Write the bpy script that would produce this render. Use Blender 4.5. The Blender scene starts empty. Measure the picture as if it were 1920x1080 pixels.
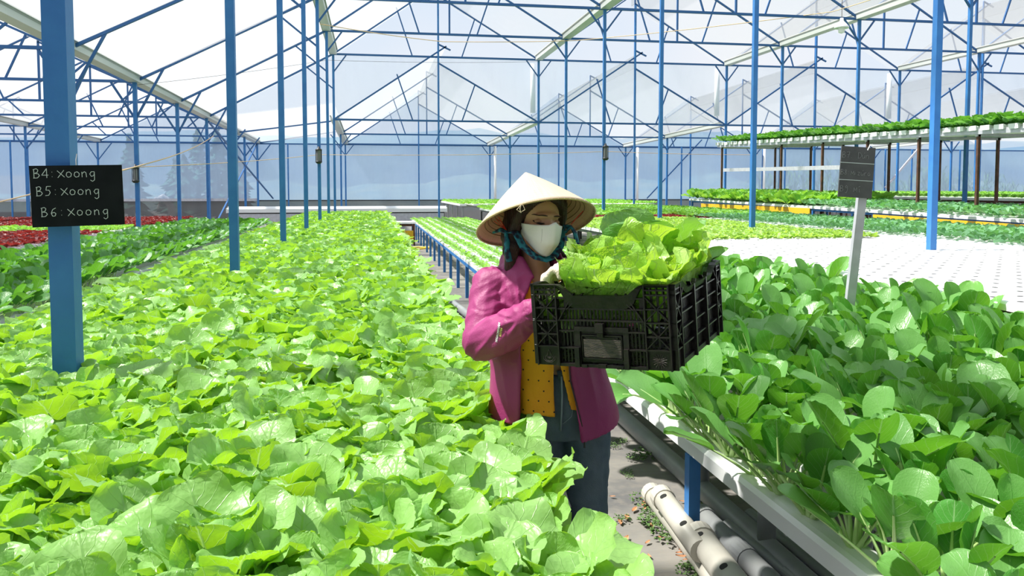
import bpy, math, random
import numpy as np
from mathutils import Vector, Matrix, noise

SC = bpy.context.scene
COL = SC.collection
R = math.radians

# ---------------------------------------------------------------- camera
EYE = 1.55
YAW = math.atan(263 / 1500)
PITCH = math.atan(85 / 1500)
cam_data = bpy.data.cameras.new('camera')
cam = bpy.data.objects.new('camera', cam_data)
COL.objects.link(cam)
cam.location = (0, 0, EYE)
cam.rotation_euler = (math.pi / 2 - PITCH, 0, -YAW)
cam_data.sensor_width = 36.0
cam_data.lens = 36.0 * 1500 / 1920
cam_data.shift_y = -100 / 1920
cam_data.clip_start = 0.05
cam_data.clip_end = 400
SC.camera = cam

# ---------------------------------------------------------------- colour, sky, sun
SC.view_settings.view_transform = 'Standard'
SC.view_settings.look = 'None'
SC.view_settings.gamma = 1
SC.view_settings.use_curve_mapping = False
SC.view_settings.exposure = 0.55
SC.cycles.use_denoising = True
SC.cycles.max_bounces = 8
SC.cycles.diffuse_bounces = 4
SC.cycles.transmission_bounces = 4
SC.cycles.glossy_bounces = 3
SC.cycles.transparent_max_bounces = 16
SC.cycles.sample_clamp_indirect = 6
SC.cycles.caustics_reflective = False
SC.cycles.caustics_refractive = False

SKY_STRENGTH = 0.66
SUN_STRENGTH = 8.2
world = bpy.data.worlds.new('sky')
SC.world = world
world.use_nodes = True
wn = world.node_tree.nodes; wl = world.node_tree.links
wn.clear()
w_out = wn.new('ShaderNodeOutputWorld'); w_bg = wn.new('ShaderNodeBackground')
w_tc = wn.new('ShaderNodeTexCoord'); w_ns = wn.new('ShaderNodeTexNoise'); w_sep = wn.new('ShaderNodeSeparateXYZ')
w_cloud = wn.new('ShaderNodeValToRGB'); w_grad = wn.new('ShaderNodeValToRGB'); w_mix = wn.new('ShaderNodeMix')
w_mix.data_type = 'RGBA'
w_ns.inputs['Scale'].default_value = 2.6; w_ns.inputs['Detail'].default_value = 5
w_cloud.color_ramp.elements[0].position = 0.42; w_cloud.color_ramp.elements[1].position = 0.66
w_grad.color_ramp.elements[0].position = 0.0; w_grad.color_ramp.elements[0].color = (0.86, 0.92, 1.0, 1)
w_grad.color_ramp.elements[1].position = 0.7; w_grad.color_ramp.elements[1].color = (0.55, 0.74, 1.0, 1)
wl.new(w_tc.outputs['Generated'], w_ns.inputs['Vector']); wl.new(w_tc.outputs['Generated'], w_sep.inputs[0])
wl.new(w_sep.outputs['Z'], w_grad.inputs[0]); wl.new(w_ns.outputs['Fac'], w_cloud.inputs[0])
wl.new(w_cloud.outputs[0], w_mix.inputs[0])
wl.new(w_grad.outputs[0], w_mix.inputs[6]); w_mix.inputs[7].default_value = (0.93, 0.95, 1.0, 1)
wl.new(w_mix.outputs[2], w_bg.inputs['Color']); w_bg.inputs['Strength'].default_value = SKY_STRENGTH
wl.new(w_bg.outputs[0], w_out.inputs[0])

sun_data = bpy.data.lights.new('sun', 'SUN')
sun_data.energy = SUN_STRENGTH; sun_data.angle = R(2.2); sun_data.color = (1.0, 0.965, 0.9)
sun = bpy.data.objects.new('sun', sun_data); COL.objects.link(sun)
SUN_DIR = Vector((-0.62, 0.12, 1.0)).normalized()      # towards the sun: near its height, a little to the left and behind the grower
sun.rotation_euler = SUN_DIR.to_track_quat('Z', 'Y').to_euler()
sun.location = (-6, 8, 20)

# ---------------------------------------------------------------- projection (only to know what is in view)
def proj(p):
    X, Y, Z = p
    fy = X * math.sin(YAW) + Y * math.cos(YAW); x = X * math.cos(YAW) - Y * math.sin(YAW); up = Z - EYE
    z = fy * math.cos(PITCH) - up * math.sin(PITCH); y = fy * math.sin(PITCH) + up * math.cos(PITCH)
    if z < 0.05: return (-9999, -9999, z)
    return (960 + 1500 * x / z, 440 - 1500 * y / z, z)
def ray(u, v):
    x = (u - 960) / 1500; y = -(v - 440) / 1500
    c, s = math.cos(PITCH), math.sin(PITCH)
    fy = c + y * s; up = -s + y * c
    return (x * math.cos(YAW) + fy * math.sin(YAW), fy * math.cos(YAW) - x * math.sin(YAW), up)
def at_y(u, v, Y0):
    a = ray(u, v); t = Y0 / a[1]; return (a[0] * t, Y0, EYE + a[2] * t)
def at_x(u, v, X0):
    a = ray(u, v); t = X0 / a[0]; return (X0, a[1] * t, EYE + a[2] * t)
def at_z(u, v, Z0):
    a = ray(u, v); t = (Z0 - EYE) / a[2]; return (a[0] * t, a[1] * t, Z0)
def in_view(p, mx=160, my=120):
    u, v, z = proj(p)
    return z > 0.05 and -mx < u < 1920 + mx and -my < v < 1080 + my

# ---------------------------------------------------------------- materials
def new_mat(name):
    m = bpy.data.materials.new(name); m.use_nodes = True
    nt = m.node_tree; nt.nodes.clear()
    return m, nt.nodes, nt.links
def mth(N, L, op, a, b=None, clamp=False):
    n = N.new('ShaderNodeMath'); n.operation = op; n.use_clamp = clamp
    for i, x in enumerate((a, b)):
        if x is None: continue
        if isinstance(x, (int, float)): n.inputs[i].default_value = x
        else: L.new(x, n.inputs[i])
    return n.outputs[0]
def mixc(N, L, f, a, b):
    n = N.new('ShaderNodeMix'); n.data_type = 'RGBA'
    for i, x in ((0, f), (6, a), (7, b)):
        if isinstance(x, (int, float)): n.inputs[i].default_value = x
        elif isinstance(x, tuple): n.inputs[i].default_value = (*x[:3], 1)
        else: L.new(x, n.inputs[i])
    return n.outputs[2]
def mat(name, color, rough=0.5, metal=0.0, color2=None, scale=6.0, bump=0.0, bscale=40.0, stretch=None, detail=4, spec=0.5):
    m, N, L = new_mat(name)
    o = N.new('ShaderNodeOutputMaterial'); p = N.new('ShaderNodeBsdfPrincipled')
    L.new(p.outputs[0], o.inputs[0])
    p.inputs['Base Color'].default_value = (*color, 1); p.inputs['Roughness'].default_value = rough
    p.inputs['Metallic'].default_value = metal; p.inputs['Specular IOR Level'].default_value = spec
    tc = N.new('ShaderNodeTexCoord'); src = tc.outputs['Object']
    if stretch:
        mp = N.new('ShaderNodeMapping'); mp.inputs['Scale'].default_value = stretch
        L.new(src, mp.inputs[0]); src = mp.outputs[0]
    if color2:
        n = N.new('ShaderNodeTexNoise'); n.inputs['Scale'].default_value = scale; n.inputs['Detail'].default_value = detail
        L.new(src, n.inputs['Vector'])
        f = N.new('ShaderNodeValToRGB'); f.color_ramp.elements[0].position = 0.35; f.color_ramp.elements[1].position = 0.68
        L.new(n.outputs['Fac'], f.inputs[0])
        L.new(mixc(N, L, f.outputs[0], color, color2), p.inputs['Base Color'])
    if bump:
        n = N.new('ShaderNodeTexNoise'); n.inputs['Scale'].default_value = bscale; n.inputs['Detail'].default_value = 3
        L.new(src, n.inputs['Vector'])
        b = N.new('ShaderNodeBump'); b.inputs['Strength'].default_value = bump; b.inputs['Distance'].default_value = 0.01
        L.new(n.outputs['Fac'], b.inputs['Height']); L.new(b.outputs[0], p.inputs['Normal'])
    return m
def leaf_mat(name, top, back, glow, vein, trans=0.38, rough=0.38, veins=7.0, slant=2.3, bump=0.5, vary=0.25, vein_amt=0.6, pucker=26.0, spec=0.5, alt=None):
    m, N, L = new_mat(name)
    o = N.new('ShaderNodeOutputMaterial'); p = N.new('ShaderNodeBsdfPrincipled'); t = N.new('ShaderNodeBsdfTranslucent')
    mx = N.new('ShaderNodeMixShader')
    uv = N.new('ShaderNodeUVMap'); uv.uv_map = 'UVMap'
    s = N.new('ShaderNodeSeparateXYZ'); L.new(uv.outputs[0], s.inputs[0])
    u = mth(N, L, 'ABSOLUTE', mth(N, L, 'MULTIPLY', mth(N, L, 'SUBTRACT', s.outputs[0], 0.5), 2.0))
    v = s.outputs[1]
    # midrib and side veins
    mid = mth(N, L, 'SUBTRACT', 1.0, mth(N, L, 'MULTIPLY', u, 16.0), True)
    nz = N.new('ShaderNodeTexNoise'); nz.inputs['Scale'].default_value = 3.0
    L.new(uv.outputs[0], nz.inputs['Vector'])
    ph = mth(N, L, 'ADD', mth(N, L, 'SUBTRACT', mth(N, L, 'MULTIPLY', v, veins), mth(N, L, 'MULTIPLY', mth(N, L, 'POWER', u, 0.8), slant)), mth(N, L, 'MULTIPLY', nz.outputs[0], 1.1))
    fr = mth(N, L, 'ABSOLUTE', mth(N, L, 'SUBTRACT', mth(N, L, 'FRACT', ph), 0.5))
    wid = mth(N, L, 'ADD', 13.0, mth(N, L, 'MULTIPLY', u, 12.0))
    side = mth(N, L, 'SUBTRACT', 1.0, mth(N, L, 'MULTIPLY', fr, wid), True)
    vm = mth(N, L, 'MAXIMUM', mid, mth(N, L, 'MULTIPLY', side, 0.7))
    at = N.new('ShaderNodeAttribute'); at.attribute_name = 'lr'
    oi = N.new('ShaderNodeObjectInfo')
    rnd = mth(N, L, 'FRACT', mth(N, L, 'ADD', at.outputs['Fac'], oi.outputs['Random']))
    g = N.new('ShaderNodeNewGeometry')
    cn = N.new('ShaderNodeTexNoise'); cn.inputs['Scale'].default_value = 9.0; cn.inputs['Detail'].default_value = 3
    tc = N.new('ShaderNodeTexCoord'); L.new(tc.outputs['Object'], cn.inputs['Vector'])
    dark = tuple(c * (1 - vary) for c in top); lite = tuple(min(1, c * (1 + vary)) for c in top)
    if alt: lite = alt
    c1 = mixc(N, L, mth(N, L, 'MULTIPLY', mth(N, L, 'ADD', rnd, cn.outputs[0]), 0.5), dark, lite)
    c2 = mixc(N, L, mth(N, L, 'MULTIPLY', vm, vein_amt), c1, vein)
    c3 = mixc(N, L, g.outputs['Backfacing'], c2, back)
    L.new(c3, p.inputs['Base Color']); p.inputs['Roughness'].default_value = rough; p.inputs['Specular IOR Level'].default_value = spec
    gl2 = tuple(c * 0.72 for c in glow)
    gc = mixc(N, L, mth(N, L, 'MULTIPLY', vm, 0.35), mixc(N, L, rnd, gl2, glow), vein)
    L.new(gc, t.inputs[0])
    vo = N.new('ShaderNodeTexVoronoi'); vo.inputs['Scale'].default_value = pucker
    L.new(uv.outputs[0], vo.inputs['Vector'])
    h = mth(N, L, 'SUBTRACT', mth(N, L, 'MULTIPLY', mth(N, L, 'SUBTRACT', 1.0, vo.outputs['Distance']), 0.35), mth(N, L, 'MULTIPLY', vm, 0.8))
    h = mth(N, L, 'ADD', h, mth(N, L, 'MULTIPLY', cn.outputs[0], 0.6))
    b = N.new('ShaderNodeBump'); b.inputs['Strength'].default_value = bump; b.inputs['Distance'].default_value = 0.006
    L.new(h, b.inputs['Height']); L.new(b.outputs[0], p.inputs['Normal']); L.new(b.outputs[0], t.inputs['Normal'])
    mx.inputs[0].default_value = trans
    L.new(p.outputs[0], mx.inputs[1]); L.new(t.outputs[0], mx.inputs[2]); L.new(mx.outputs[0], o.inputs[0])
    return m
def film_mat(name, clear, tint, white, diffuse_share=0.35, streak=0.0):
    m, N, L = new_mat(name)
    o = N.new('ShaderNodeOutputMaterial')
    tr = N.new('ShaderNodeBsdfTransparent'); tr.inputs[0].default_value = (*tint, 1)
    tl = N.new('ShaderNodeBsdfTranslucent'); tl.inputs[0].default_value = (*white, 1)
    df = N.new('ShaderNodeBsdfDiffuse'); df.inputs[0].default_value = (*white, 1)
    a = N.new('ShaderNodeMixShader'); a.inputs[0].default_value = diffuse_share
    L.new(tl.outputs[0], a.inputs[1]); L.new(df.outputs[0], a.inputs[2])
    b = N.new('ShaderNodeMixShader')
    L.new(a.outputs[0], b.inputs[1]); L.new(tr.outputs[0], b.inputs[2])
    if streak:
        tc = N.new('ShaderNodeTexCoord'); mp = N.new('ShaderNodeMapping'); mp.inputs['Scale'].default_value = (1.2, 1.2, 0.25)
        n = N.new('ShaderNodeTexNoise'); n.inputs['Scale'].default_value = 1.5; n.inputs['Detail'].default_value = 5
        L.new(tc.outputs['Object'], mp.inputs[0]); L.new(mp.outputs[0], n.inputs['Vector'])
        f = mth(N, L, 'ADD', clear - streak * 0.5, mth(N, L, 'MULTIPLY', n.outputs[0], streak), True)
        L.new(f, b.inputs[0])
    else: b.inputs[0].default_value = clear
    L.new(b.outputs[0], o.inputs[0])
    return m

M = {}
M['blue'] = mat('blue_steel_paint', (0.028, 0.155, 0.44), 0.5, 0, (0.04, 0.20, 0.50), 5, 0.15, 30)
M['blue2'] = mat('blue_truss_paint', (0.022, 0.11, 0.31), 0.55)
M['gutter'] = mat('galvanised_gutter', (0.62, 0.64, 0.62), 0.4, 0.2, (0.42, 0.46, 0.42), 1.5, stretch=(1, 0.15, 1))
M['white'] = mat('white_pvc', (0.86, 0.87, 0.88), 0.28)
M['whitedirty'] = mat('white_channel', (0.84, 0.85, 0.85), 0.32, 0, (0.74, 0.76, 0.74), 3)
M['grey'] = mat('grey_pvc', (0.23, 0.245, 0.26), 0.4, 0, (0.32, 0.33, 0.33), 5)
M['greylight'] = mat('pale_grey_pvc', (0.50, 0.48, 0.43), 0.45, 0, (0.60, 0.57, 0.50), 6)
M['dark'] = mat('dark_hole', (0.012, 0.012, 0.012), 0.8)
M['brown'] = mat('rusty_steel', (0.07, 0.035, 0.025), 0.7, 0.1, (0.14, 0.06, 0.035), 9)
M['yellow'] = mat('yellow_sheet', (0.85, 0.50, 0.02), 0.5, 0, (0.75, 0.42, 0.02), 2)
M['board'] = mat('chalkboard_black', (0.005, 0.007, 0.009), 0.7, 0, (0.010, 0.012, 0.015), 12, spec=0.15)
M['board2'] = mat('chalkboard_flare_grey', (0.07, 0.07, 0.075), 0.6, 0, (0.095, 0.095, 0.10), 14)  # dark board with the washed-out look of lens flare put into its colour
M['chalk'] = mat('chalk', (0.55, 0.60, 0.60), 0.9)
M['metal'] = mat('galvanised_post', (0.60, 0.60, 0.66), 0.4, 0.3, (0.50, 0.50, 0.55), 12)
M['wire'] = mat('wire', (0.10, 0.09, 0.08), 0.5, 0.6)
M['rope'] = mat('orange_string', (0.75, 0.52, 0.32), 0.8)
M['hose'] = mat('yellow_hose', (0.80, 0.55, 0.04), 0.4)
M['grate'] = mat('lamp_black', (0.03, 0.032, 0.035), 0.45, 0.3)
M['glass'] = mat('lamp_glass', (0.35, 0.36, 0.36), 0.15)
M['crate'] = mat('black_plastic', (0.005, 0.005, 0.006), 0.38, 0, (0.016, 0.013, 0.012), 30, 0.15, 90, spec=0.35)
M['crateworn'] = mat('scuffed_black_plastic', (0.022, 0.021, 0.020), 0.5, 0, (0.075, 0.058, 0.048), 50, 0.3, 120, stretch=(1, 1, 4))
M['mustard'] = leaf_mat('mustard_leaf', (0.20, 0.44, 0.17), (0.30, 0.54, 0.16), (0.48, 0.84, 0.02), (0.66, 0.84, 0.54), trans=0.38, rough=0.36, alt=(0.36, 0.62, 0.30), vein_amt=0.6, bump=0.38, veins=5, pucker=16)
M['bok'] = leaf_mat('bok_choy_leaf', (0.055, 0.27, 0.045), (0.17, 0.40, 0.10), (0.22, 0.58, 0.03), (0.50, 0.68, 0.38), trans=0.32, rough=0.33, veins=6, slant=2.6, bump=0.22, alt=(0.15, 0.45, 0.085), vein_amt=0.5)
M['bokdark'] = leaf_mat('dark_bok_choy_leaf', (0.035, 0.19, 0.045), (0.12, 0.32, 0.09), (0.20, 0.55, 0.03), (0.35, 0.55, 0.30), trans=0.34, rough=0.3, alt=(0.09, 0.34, 0.07))
M['lettuce'] = leaf_mat('pale_lettuce_leaf', (0.36, 0.66, 0.12), (0.45, 0.68, 0.22), (0.60, 0.88, 0.08), (0.66, 0.84, 0.45), trans=0.42, rough=0.35, alt=(0.52, 0.80, 0.22))
M['green'] = leaf_mat('bright_lettuce_leaf', (0.17, 0.50, 0.07), (0.28, 0.55, 0.14), (0.42, 0.80, 0.06), (0.5, 0.7, 0.3), trans=0.4, alt=(0.30, 0.66, 0.13))
M['bluegreen'] = leaf_mat('blue_green_leaf', (0.13, 0.42, 0.17), (0.18, 0.42, 0.20), (0.22, 0.56, 0.10), (0.4, 0.6, 0.4), trans=0.32, alt=(0.20, 0.50, 0.26))
M['red'] = leaf_mat('red_lettuce_leaf', (0.16, 0.018, 0.022), (0.22, 0.05, 0.05), (0.45, 0.04, 0.03), (0.3, 0.06, 0.06), trans=0.32, alt=(0.30, 0.045, 0.045))
M['crisp'] = leaf_mat('crisp_lettuce_leaf', (0.34, 0.66, 0.07), (0.46, 0.70, 0.20), (0.62, 0.92, 0.06), (0.70, 0.88, 0.50), trans=0.42, rough=0.30, veins=5, slant=2.0, bump=0.8, alt=(0.48, 0.80, 0.14))
M['collard'] = leaf_mat('collard_leaf', (0.10, 0.34, 0.06), (0.22, 0.45, 0.13), (0.30, 0.62, 0.05), (0.50, 0.70, 0.35), trans=0.35, rough=0.4, veins=4, slant=1.6, bump=0.5, alt=(0.18, 0.44, 0.10))
M['stalk'] = mat('pale_green_stalk', (0.45, 0.66, 0.22), 0.4, 0, (0.58, 0.76, 0.36), 12)
M['weed'] = mat('weed_green', (0.05, 0.12, 0.025), 0.7, 0, (0.12, 0.22, 0.05), 30)
M['deadleaf'] = mat('dry_leaf', (0.55, 0.28, 0.13), 0.8, 0, (0.40, 0.17, 0.08), 30)
M['conifer'] = mat('conifer_green', (0.020, 0.10, 0.085), 0.9, 0, (0.035, 0.15, 0.10), 2)
M['bark'] = mat('bark', (0.09, 0.06, 0.04), 0.9)
M['reed'] = mat('reed_green', (0.08, 0.22, 0.07), 0.7, 0, (0.20, 0.34, 0.12), 4)
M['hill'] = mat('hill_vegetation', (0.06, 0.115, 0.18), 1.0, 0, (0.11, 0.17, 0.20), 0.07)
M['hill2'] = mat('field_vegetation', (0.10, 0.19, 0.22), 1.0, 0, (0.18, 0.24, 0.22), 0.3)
M['roof_film'] = film_mat('roof_plastic_film', 0.64, (0.98, 0.98, 0.97), (0.47, 0.475, 0.48), 0.20, 0.06)
M['wall_film'] = film_mat('wall_plastic_film', 0.50, (0.90, 0.94, 1.0), (0.55, 0.65, 0.78), 0.45, 0.30)
M['clear_film'] = film_mat('clear_plastic_film', 0.84, (0.97, 0.985, 1.0), (0.9, 0.93, 0.97), 0.3, 0.12)
M['net'] = film_mat('grey_shade_net', 0.42, (0.75, 0.75, 0.76), (0.25, 0.25, 0.26), 0.6, 0.25)

# ---------------------------------------------------------------- mesh helpers
def tag(o, label=None, cat=None, group=None, kind=None):
    if label: o['label'] = label
    if cat: o['category'] = cat
    if group: o['group'] = group
    if kind: o['kind'] = kind
    return o
def empty(name, loc=(0, 0, 0), rz=0.0):
    o = bpy.data.objects.new(name, None); COL.objects.link(o)
    o.location = loc; o.rotation_euler = (0, 0, rz); o.empty_display_size = 0.1
    return o
def link(name, me, parent=None, mats=()):
    o = bpy.data.objects.new(name, me); COL.objects.link(o)
    for m in mats: me.materials.append(m)
    if parent: o.parent = parent
    return o
def copy_tree(o, parent=None):
    c = o.copy(); COL.objects.link(c); c.parent = parent
    for ch in list(o.children): copy_tree(ch, c)
    return c
def smooth(me, on=True):
    me.polygons.foreach_set('use_smooth', [on] * len(me.polygons))
class MB:
    """collects shapes into one mesh"""
    def __init__(s): s.v = []; s.f = []; s.mi = []; s.cur = 0
    def add(s, V, F):
        b = len(s.v); s.v.extend([tuple(p) for p in V]); s.f.extend([tuple(i + b for i in f) for f in F]); s.mi.extend([s.cur] * len(F)); return s
    def box(s, x0, x1, y0, y1, z0, z1, mtx=None):
        V = [(x, y, z) for z in (z0, z1) for y in (y0, y1) for x in (x0, x1)]
        if mtx is not None: V = [mtx @ Vector(p) for p in V]
        return s.add(V, [(0, 2, 3, 1), (4, 5, 7, 6), (0, 1, 5, 4), (2, 6, 7, 3), (0, 4, 6, 2), (1, 3, 7, 5)])
    def bar(s, a, b, w, h=None, up=(0, 0, 1)):
        h = h or w; a = Vector(a); b = Vector(b); d = (b - a).normalized(); up = Vector(up)
        if abs(d.dot(up)) > 0.97: up = Vector((0, 1, 0)) if abs(d.y) < 0.9 else Vector((1, 0, 0))
        x = d.cross(up).normalized(); y = x.cross(d)
        V = [p + x * sx * w / 2 + y * sy * h / 2 for p in (a, b) for sy in (-1, 1) for sx in (-1, 1)]
        return s.add(V, [(0, 2, 3, 1), (4, 5, 7, 6), (0, 1, 5, 4), (2, 6, 7, 3), (0, 4, 6, 2), (1, 3, 7, 5)])
    def tube(s, pts, r, n=10, cap=True, flat=1.0, twist=0.0):
        pts = [Vector(p) for p in pts]; k = len(pts)
        rr = r if isinstance(r, (list, tuple)) else [r] * k
        V = []; F = []; prev = None
        for i, p in enumerate(pts):
            d = (pts[min(i + 1, k - 1)] - pts[max(i - 1, 0)]).normalized()
            if prev is None:
                prev = d.cross(Vector((0, 0, 1)))
                if prev.length < 1e-3: prev = Vector((1, 0, 0))
            x = (prev - d * prev.dot(d)).normalized(); prev = x; y = d.cross(x)
            for j in range(n):
                a = 2 * math.pi * j / n + twist
                V.append(p + x * math.cos(a) * rr[i] + y * math.sin(a) * rr[i] * flat)
        for i in range(k - 1):
            for j in range(n):
                F.append((i * n + j, i * n + (j + 1) % n, (i + 1) * n + (j + 1) % n, (i + 1) * n + j))
        if cap: F.append(tuple(range(n))[::-1]); F.append(tuple((k - 1) * n + j for j in range(n)))
        return s.add(V, F)
    def lathe(s, prof, n=24, c=(0, 0, 0), mtx=None):
        V = []; F = []; k = len(prof)
        for r, z in prof:
            for j in range(n):
                a = 2 * math.pi * j / n; V.append(Vector((c[0] + r * math.cos(a), c[1] + r * math.sin(a), c[2] + z)))
        if mtx is not None: V = [mtx @ p for p in V]
        for i in range(k - 1):
            for j in range(n): F.append((i * n + j, i * n + (j + 1) % n, (i + 1) * n + (j + 1) % n, (i + 1) * n + j))
        return s.add(V, F)
    def ell(s, c, r, mtx=None, n=20, m=12):
        V = []; F = []
        for i in range(m + 1):
            t = math.pi * i / m
            for j in range(n):
                a = 2 * math.pi * j / n
                V.append(Vector((r[0] * math.sin(t) * math.cos(a), r[1] * math.sin(t) * math.sin(a), r[2] * math.cos(t))))
        V = [(mtx @ p if mtx is not None else p) + Vector(c) for p in V]
        for i in range(m):
            for j in range(n): F.append((i * n + j, (i + 1) * n + j, (i + 1) * n + (j + 1) % n, i * n + (j + 1) % n))
        return s.add(V, F)
    def build(s, name, mats, parent=None, sm=False):
        me = bpy.data.meshes.new(name); me.from_pydata([tuple(p) for p in s.v], [], s.f)
        if not isinstance(mats, (list, tuple)): mats = [mats]
        o = link(name, me, parent, mats)
        if len(mats) > 1: me.polygons.foreach_set('material_index', s.mi)
        if sm: smooth(me)
        me.update()
        return o
def np_mesh(name, V, F, UV=None, LR=None, mi=None):
    """V (n,3), F (m,4) quads"""
    me = bpy.data.meshes.new(name)
    n, m = len(V), len(F)
    me.vertices.add(n); me.vertices.foreach_set('co', np.ascontiguousarray(V, dtype=np.float32).ravel())
    me.loops.add(m * 4); me.loops.foreach_set('vertex_index', np.ascontiguousarray(F, dtype=np.int32).ravel())
    me.polygons.add(m)
    me.polygons.foreach_set('loop_start', np.arange(0, m * 4, 4, dtype=np.int32))
    me.polygons.foreach_set('loop_total', np.full(m, 4, dtype=np.int32))
    me.polygons.foreach_set('use_smooth', np.ones(m, dtype=bool))
    if mi is not None: me.polygons.foreach_set('material_index', np.asarray(mi, dtype=np.int32))
    me.update(calc_edges=True)
    if UV is not None:
        l = me.uv_layers.new(name='UVMap'); l.data.foreach_set('uv', np.ascontiguousarray(UV[F.ravel()], dtype=np.float32).ravel())
    if LR is not None:
        a = me.attributes.new('lr', 'FLOAT', 'POINT'); a.data.foreach_set('value', np.ascontiguousarray(LR, dtype=np.float32))
    return me
# ================================================================ THE SETTING
def struct(o): o['kind'] = 'structure'; return o
ROWS = [-1.21, 5.75, 12.70, 19.65, 26.6, 33.5]
ORD = ['first', 'second', 'third', 'fourth', 'fifth', 'sixth', 'seventh', 'eighth', 'ninth', 'tenth', 'eleventh', 'twelfth']
EZ = 6.03                                   # eaves of the tall front house
def low_z(y): return 3.98 - 0.0135 * (y - 19.6)   # eaves of the low houses, falling gently to the back
YW = 39.3                                    # back wall

# ground: woven ground cover over earth
gm, N, L = new_mat('ground_cover')
o_ = N.new('ShaderNodeOutputMaterial'); p_ = N.new('ShaderNodeBsdfPrincipled'); L.new(p_.outputs[0], o_.inputs[0])
tc_ = N.new('ShaderNodeTexCoord')
n1 = N.new('ShaderNodeTexNoise'); n1.inputs['Scale'].default_value = 1.3; n1.inputs['Detail'].default_value = 6
n2 = N.new('ShaderNodeTexNoise'); n2.inputs['Scale'].default_value = 22; n2.inputs['Detail'].default_value = 5
mp_ = N.new('ShaderNodeMapping'); mp_.inputs['Scale'].default_value = (1.2, 14, 1); mp_.inputs['Rotation'].default_value = (0, 0, 0.1)
wv = N.new('ShaderNodeTexNoise'); wv.inputs['Scale'].default_value = 1.8; wv.inputs['Detail'].default_value = 3
L.new(tc_.outputs['Object'], n1.inputs['Vector']); L.new(tc_.outputs['Object'], n2.inputs['Vector']); L.new(tc_.outputs['Object'], mp_.inputs[0]); L.new(mp_.outputs[0], wv.inputs['Vector'])
r1 = N.new('ShaderNodeValToRGB'); r1.color_ramp.elements[0].position = 0.40; r1.color_ramp.elements[1].position = 0.62; L.new(n1.outputs[0], r1.inputs[0])
r2 = N.new('ShaderNodeValToRGB'); r2.color_ramp.elements[0].position = 0.45; r2.color_ramp.elements[1].position = 0.7; L.new(n2.outputs[0], r2.inputs[0])
c_ = mixc(N, L, r1.outputs[0], (0.12, 0.12, 0.125), (0.31, 0.29, 0.26))
c_ = mixc(N, L, mth(N, L, 'MULTIPLY', r2.outputs[0], 0.35), c_, (0.32, 0.28, 0.23))
c_ = mixc(N, L, mth(N, L, 'MULTIPLY', wv.outputs[0], 0.4), c_, (0.16, 0.15, 0.14))
L.new(c_, p_.inputs['Base Color']); p_.inputs['Roughness'].default_value = 0.8
bp_ = N.new('ShaderNodeBump'); bp_.inputs['Strength'].default_value = 0.5; bp_.inputs['Distance'].default_value = 0.02
L.new(wv.outputs[0], bp_.inputs['Height']); L.new(bp_.outputs[0], p_.inputs['Normal'])
M['ground'] = gm
struct(MB().box(-26, 50, -4, 60, -0.1, 0).build('floor', gm))
# a darker strip of ground cloth laid down the aisle
clothm = mat('ground_cloth', (0.115, 0.115, 0.12), 0.75, 0, (0.19, 0.185, 0.185), 4, 0.2, 30)
tag(MB().box(0.30, 0.93, 0.4, 3.85, 0.002, 0.008).build('ground_cloth', clothm), 'dark grey ground cloth strip lying in the aisle under the grower', 'ground cloth')

# hills and fields outside
def ridge(name, y, x0, x1, h0, h1, depth, m, seed, n=90):
    V = []; F = []
    for i in range(n + 1):
        x = x0 + (x1 - x0) * i / n
        h = h0 + (h1 - h0) * (0.5 + 0.5 * noise.noise((x * 0.02 + seed, seed, 0))) + 1.2 * noise.noise((x * 0.15, seed, 2))
        for k, (dy, f) in enumerate(((0, 0.0), (depth * 0.35, 0.6), (depth * 0.7, 1.0), (depth, 0.3))):
            V.append((x, y + dy + 2 * noise.noise((x * 0.1, k, seed)), -0.5 + (h + 0.5) * f))
    for i in range(n):
        for k in range(3): F.append((i * 4 + k, (i + 1) * 4 + k, (i + 1) * 4 + k + 1, i * 4 + k + 1))
    o = MB().add(V, F).build(name, m, None, True); return o
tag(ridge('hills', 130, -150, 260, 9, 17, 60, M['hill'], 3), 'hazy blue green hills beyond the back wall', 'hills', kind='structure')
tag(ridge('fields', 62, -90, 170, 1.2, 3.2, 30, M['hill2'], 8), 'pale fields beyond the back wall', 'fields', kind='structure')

# walls of film with a grey net band along the foot
def sheet(name, pts, m):
    o = MB().add(pts, [(0, 1, 2, 3)]).build(name, m); return struct(o)
zb = low_z(YW)
struct(MB().box(-26, 50, YW + 0.03, YW + 0.04, 1.0, zb).build('wall_back', M['wall_film']))
struct(MB().box(-26, 50, YW + 0.02, YW + 0.05, 0.0, 1.0).build('wall_foot', M['net']))
struct(MB().box(-26.05, -26, -4, YW, 0, 5.2).build('wall_left', M['wall_film']))
struct(MB().box(50, 50.05, -4, YW, 0, 6).build('wall_right', M['wall_film']))
struct(MB().box(-26, 50, -4.05, -4.0, 0, 8.7).build('wall_front_added', M['net']))  # unseen net wall added behind the camera to cut frontal fill light
# tall clear wall over the step where the tall house meets the low one
struct(MB().box(-1.21, 40.4, 27.50, 27.51, low_z(27.5), EZ).build('wall_step', M['clear_film']))
# side wall above the low left roof, back of shed bay
V = [(-5.25, 27.5, low_z(27.5)), (-1.21, 27.5, 4.4), (-1.21, 27.5, EZ), (-5.25, 27.5, low_z(27.5) + 0.02)]
struct(MB().add(V, [(0, 1, 2, 3)]).build('wall_step_left', M['clear_film']))

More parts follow.
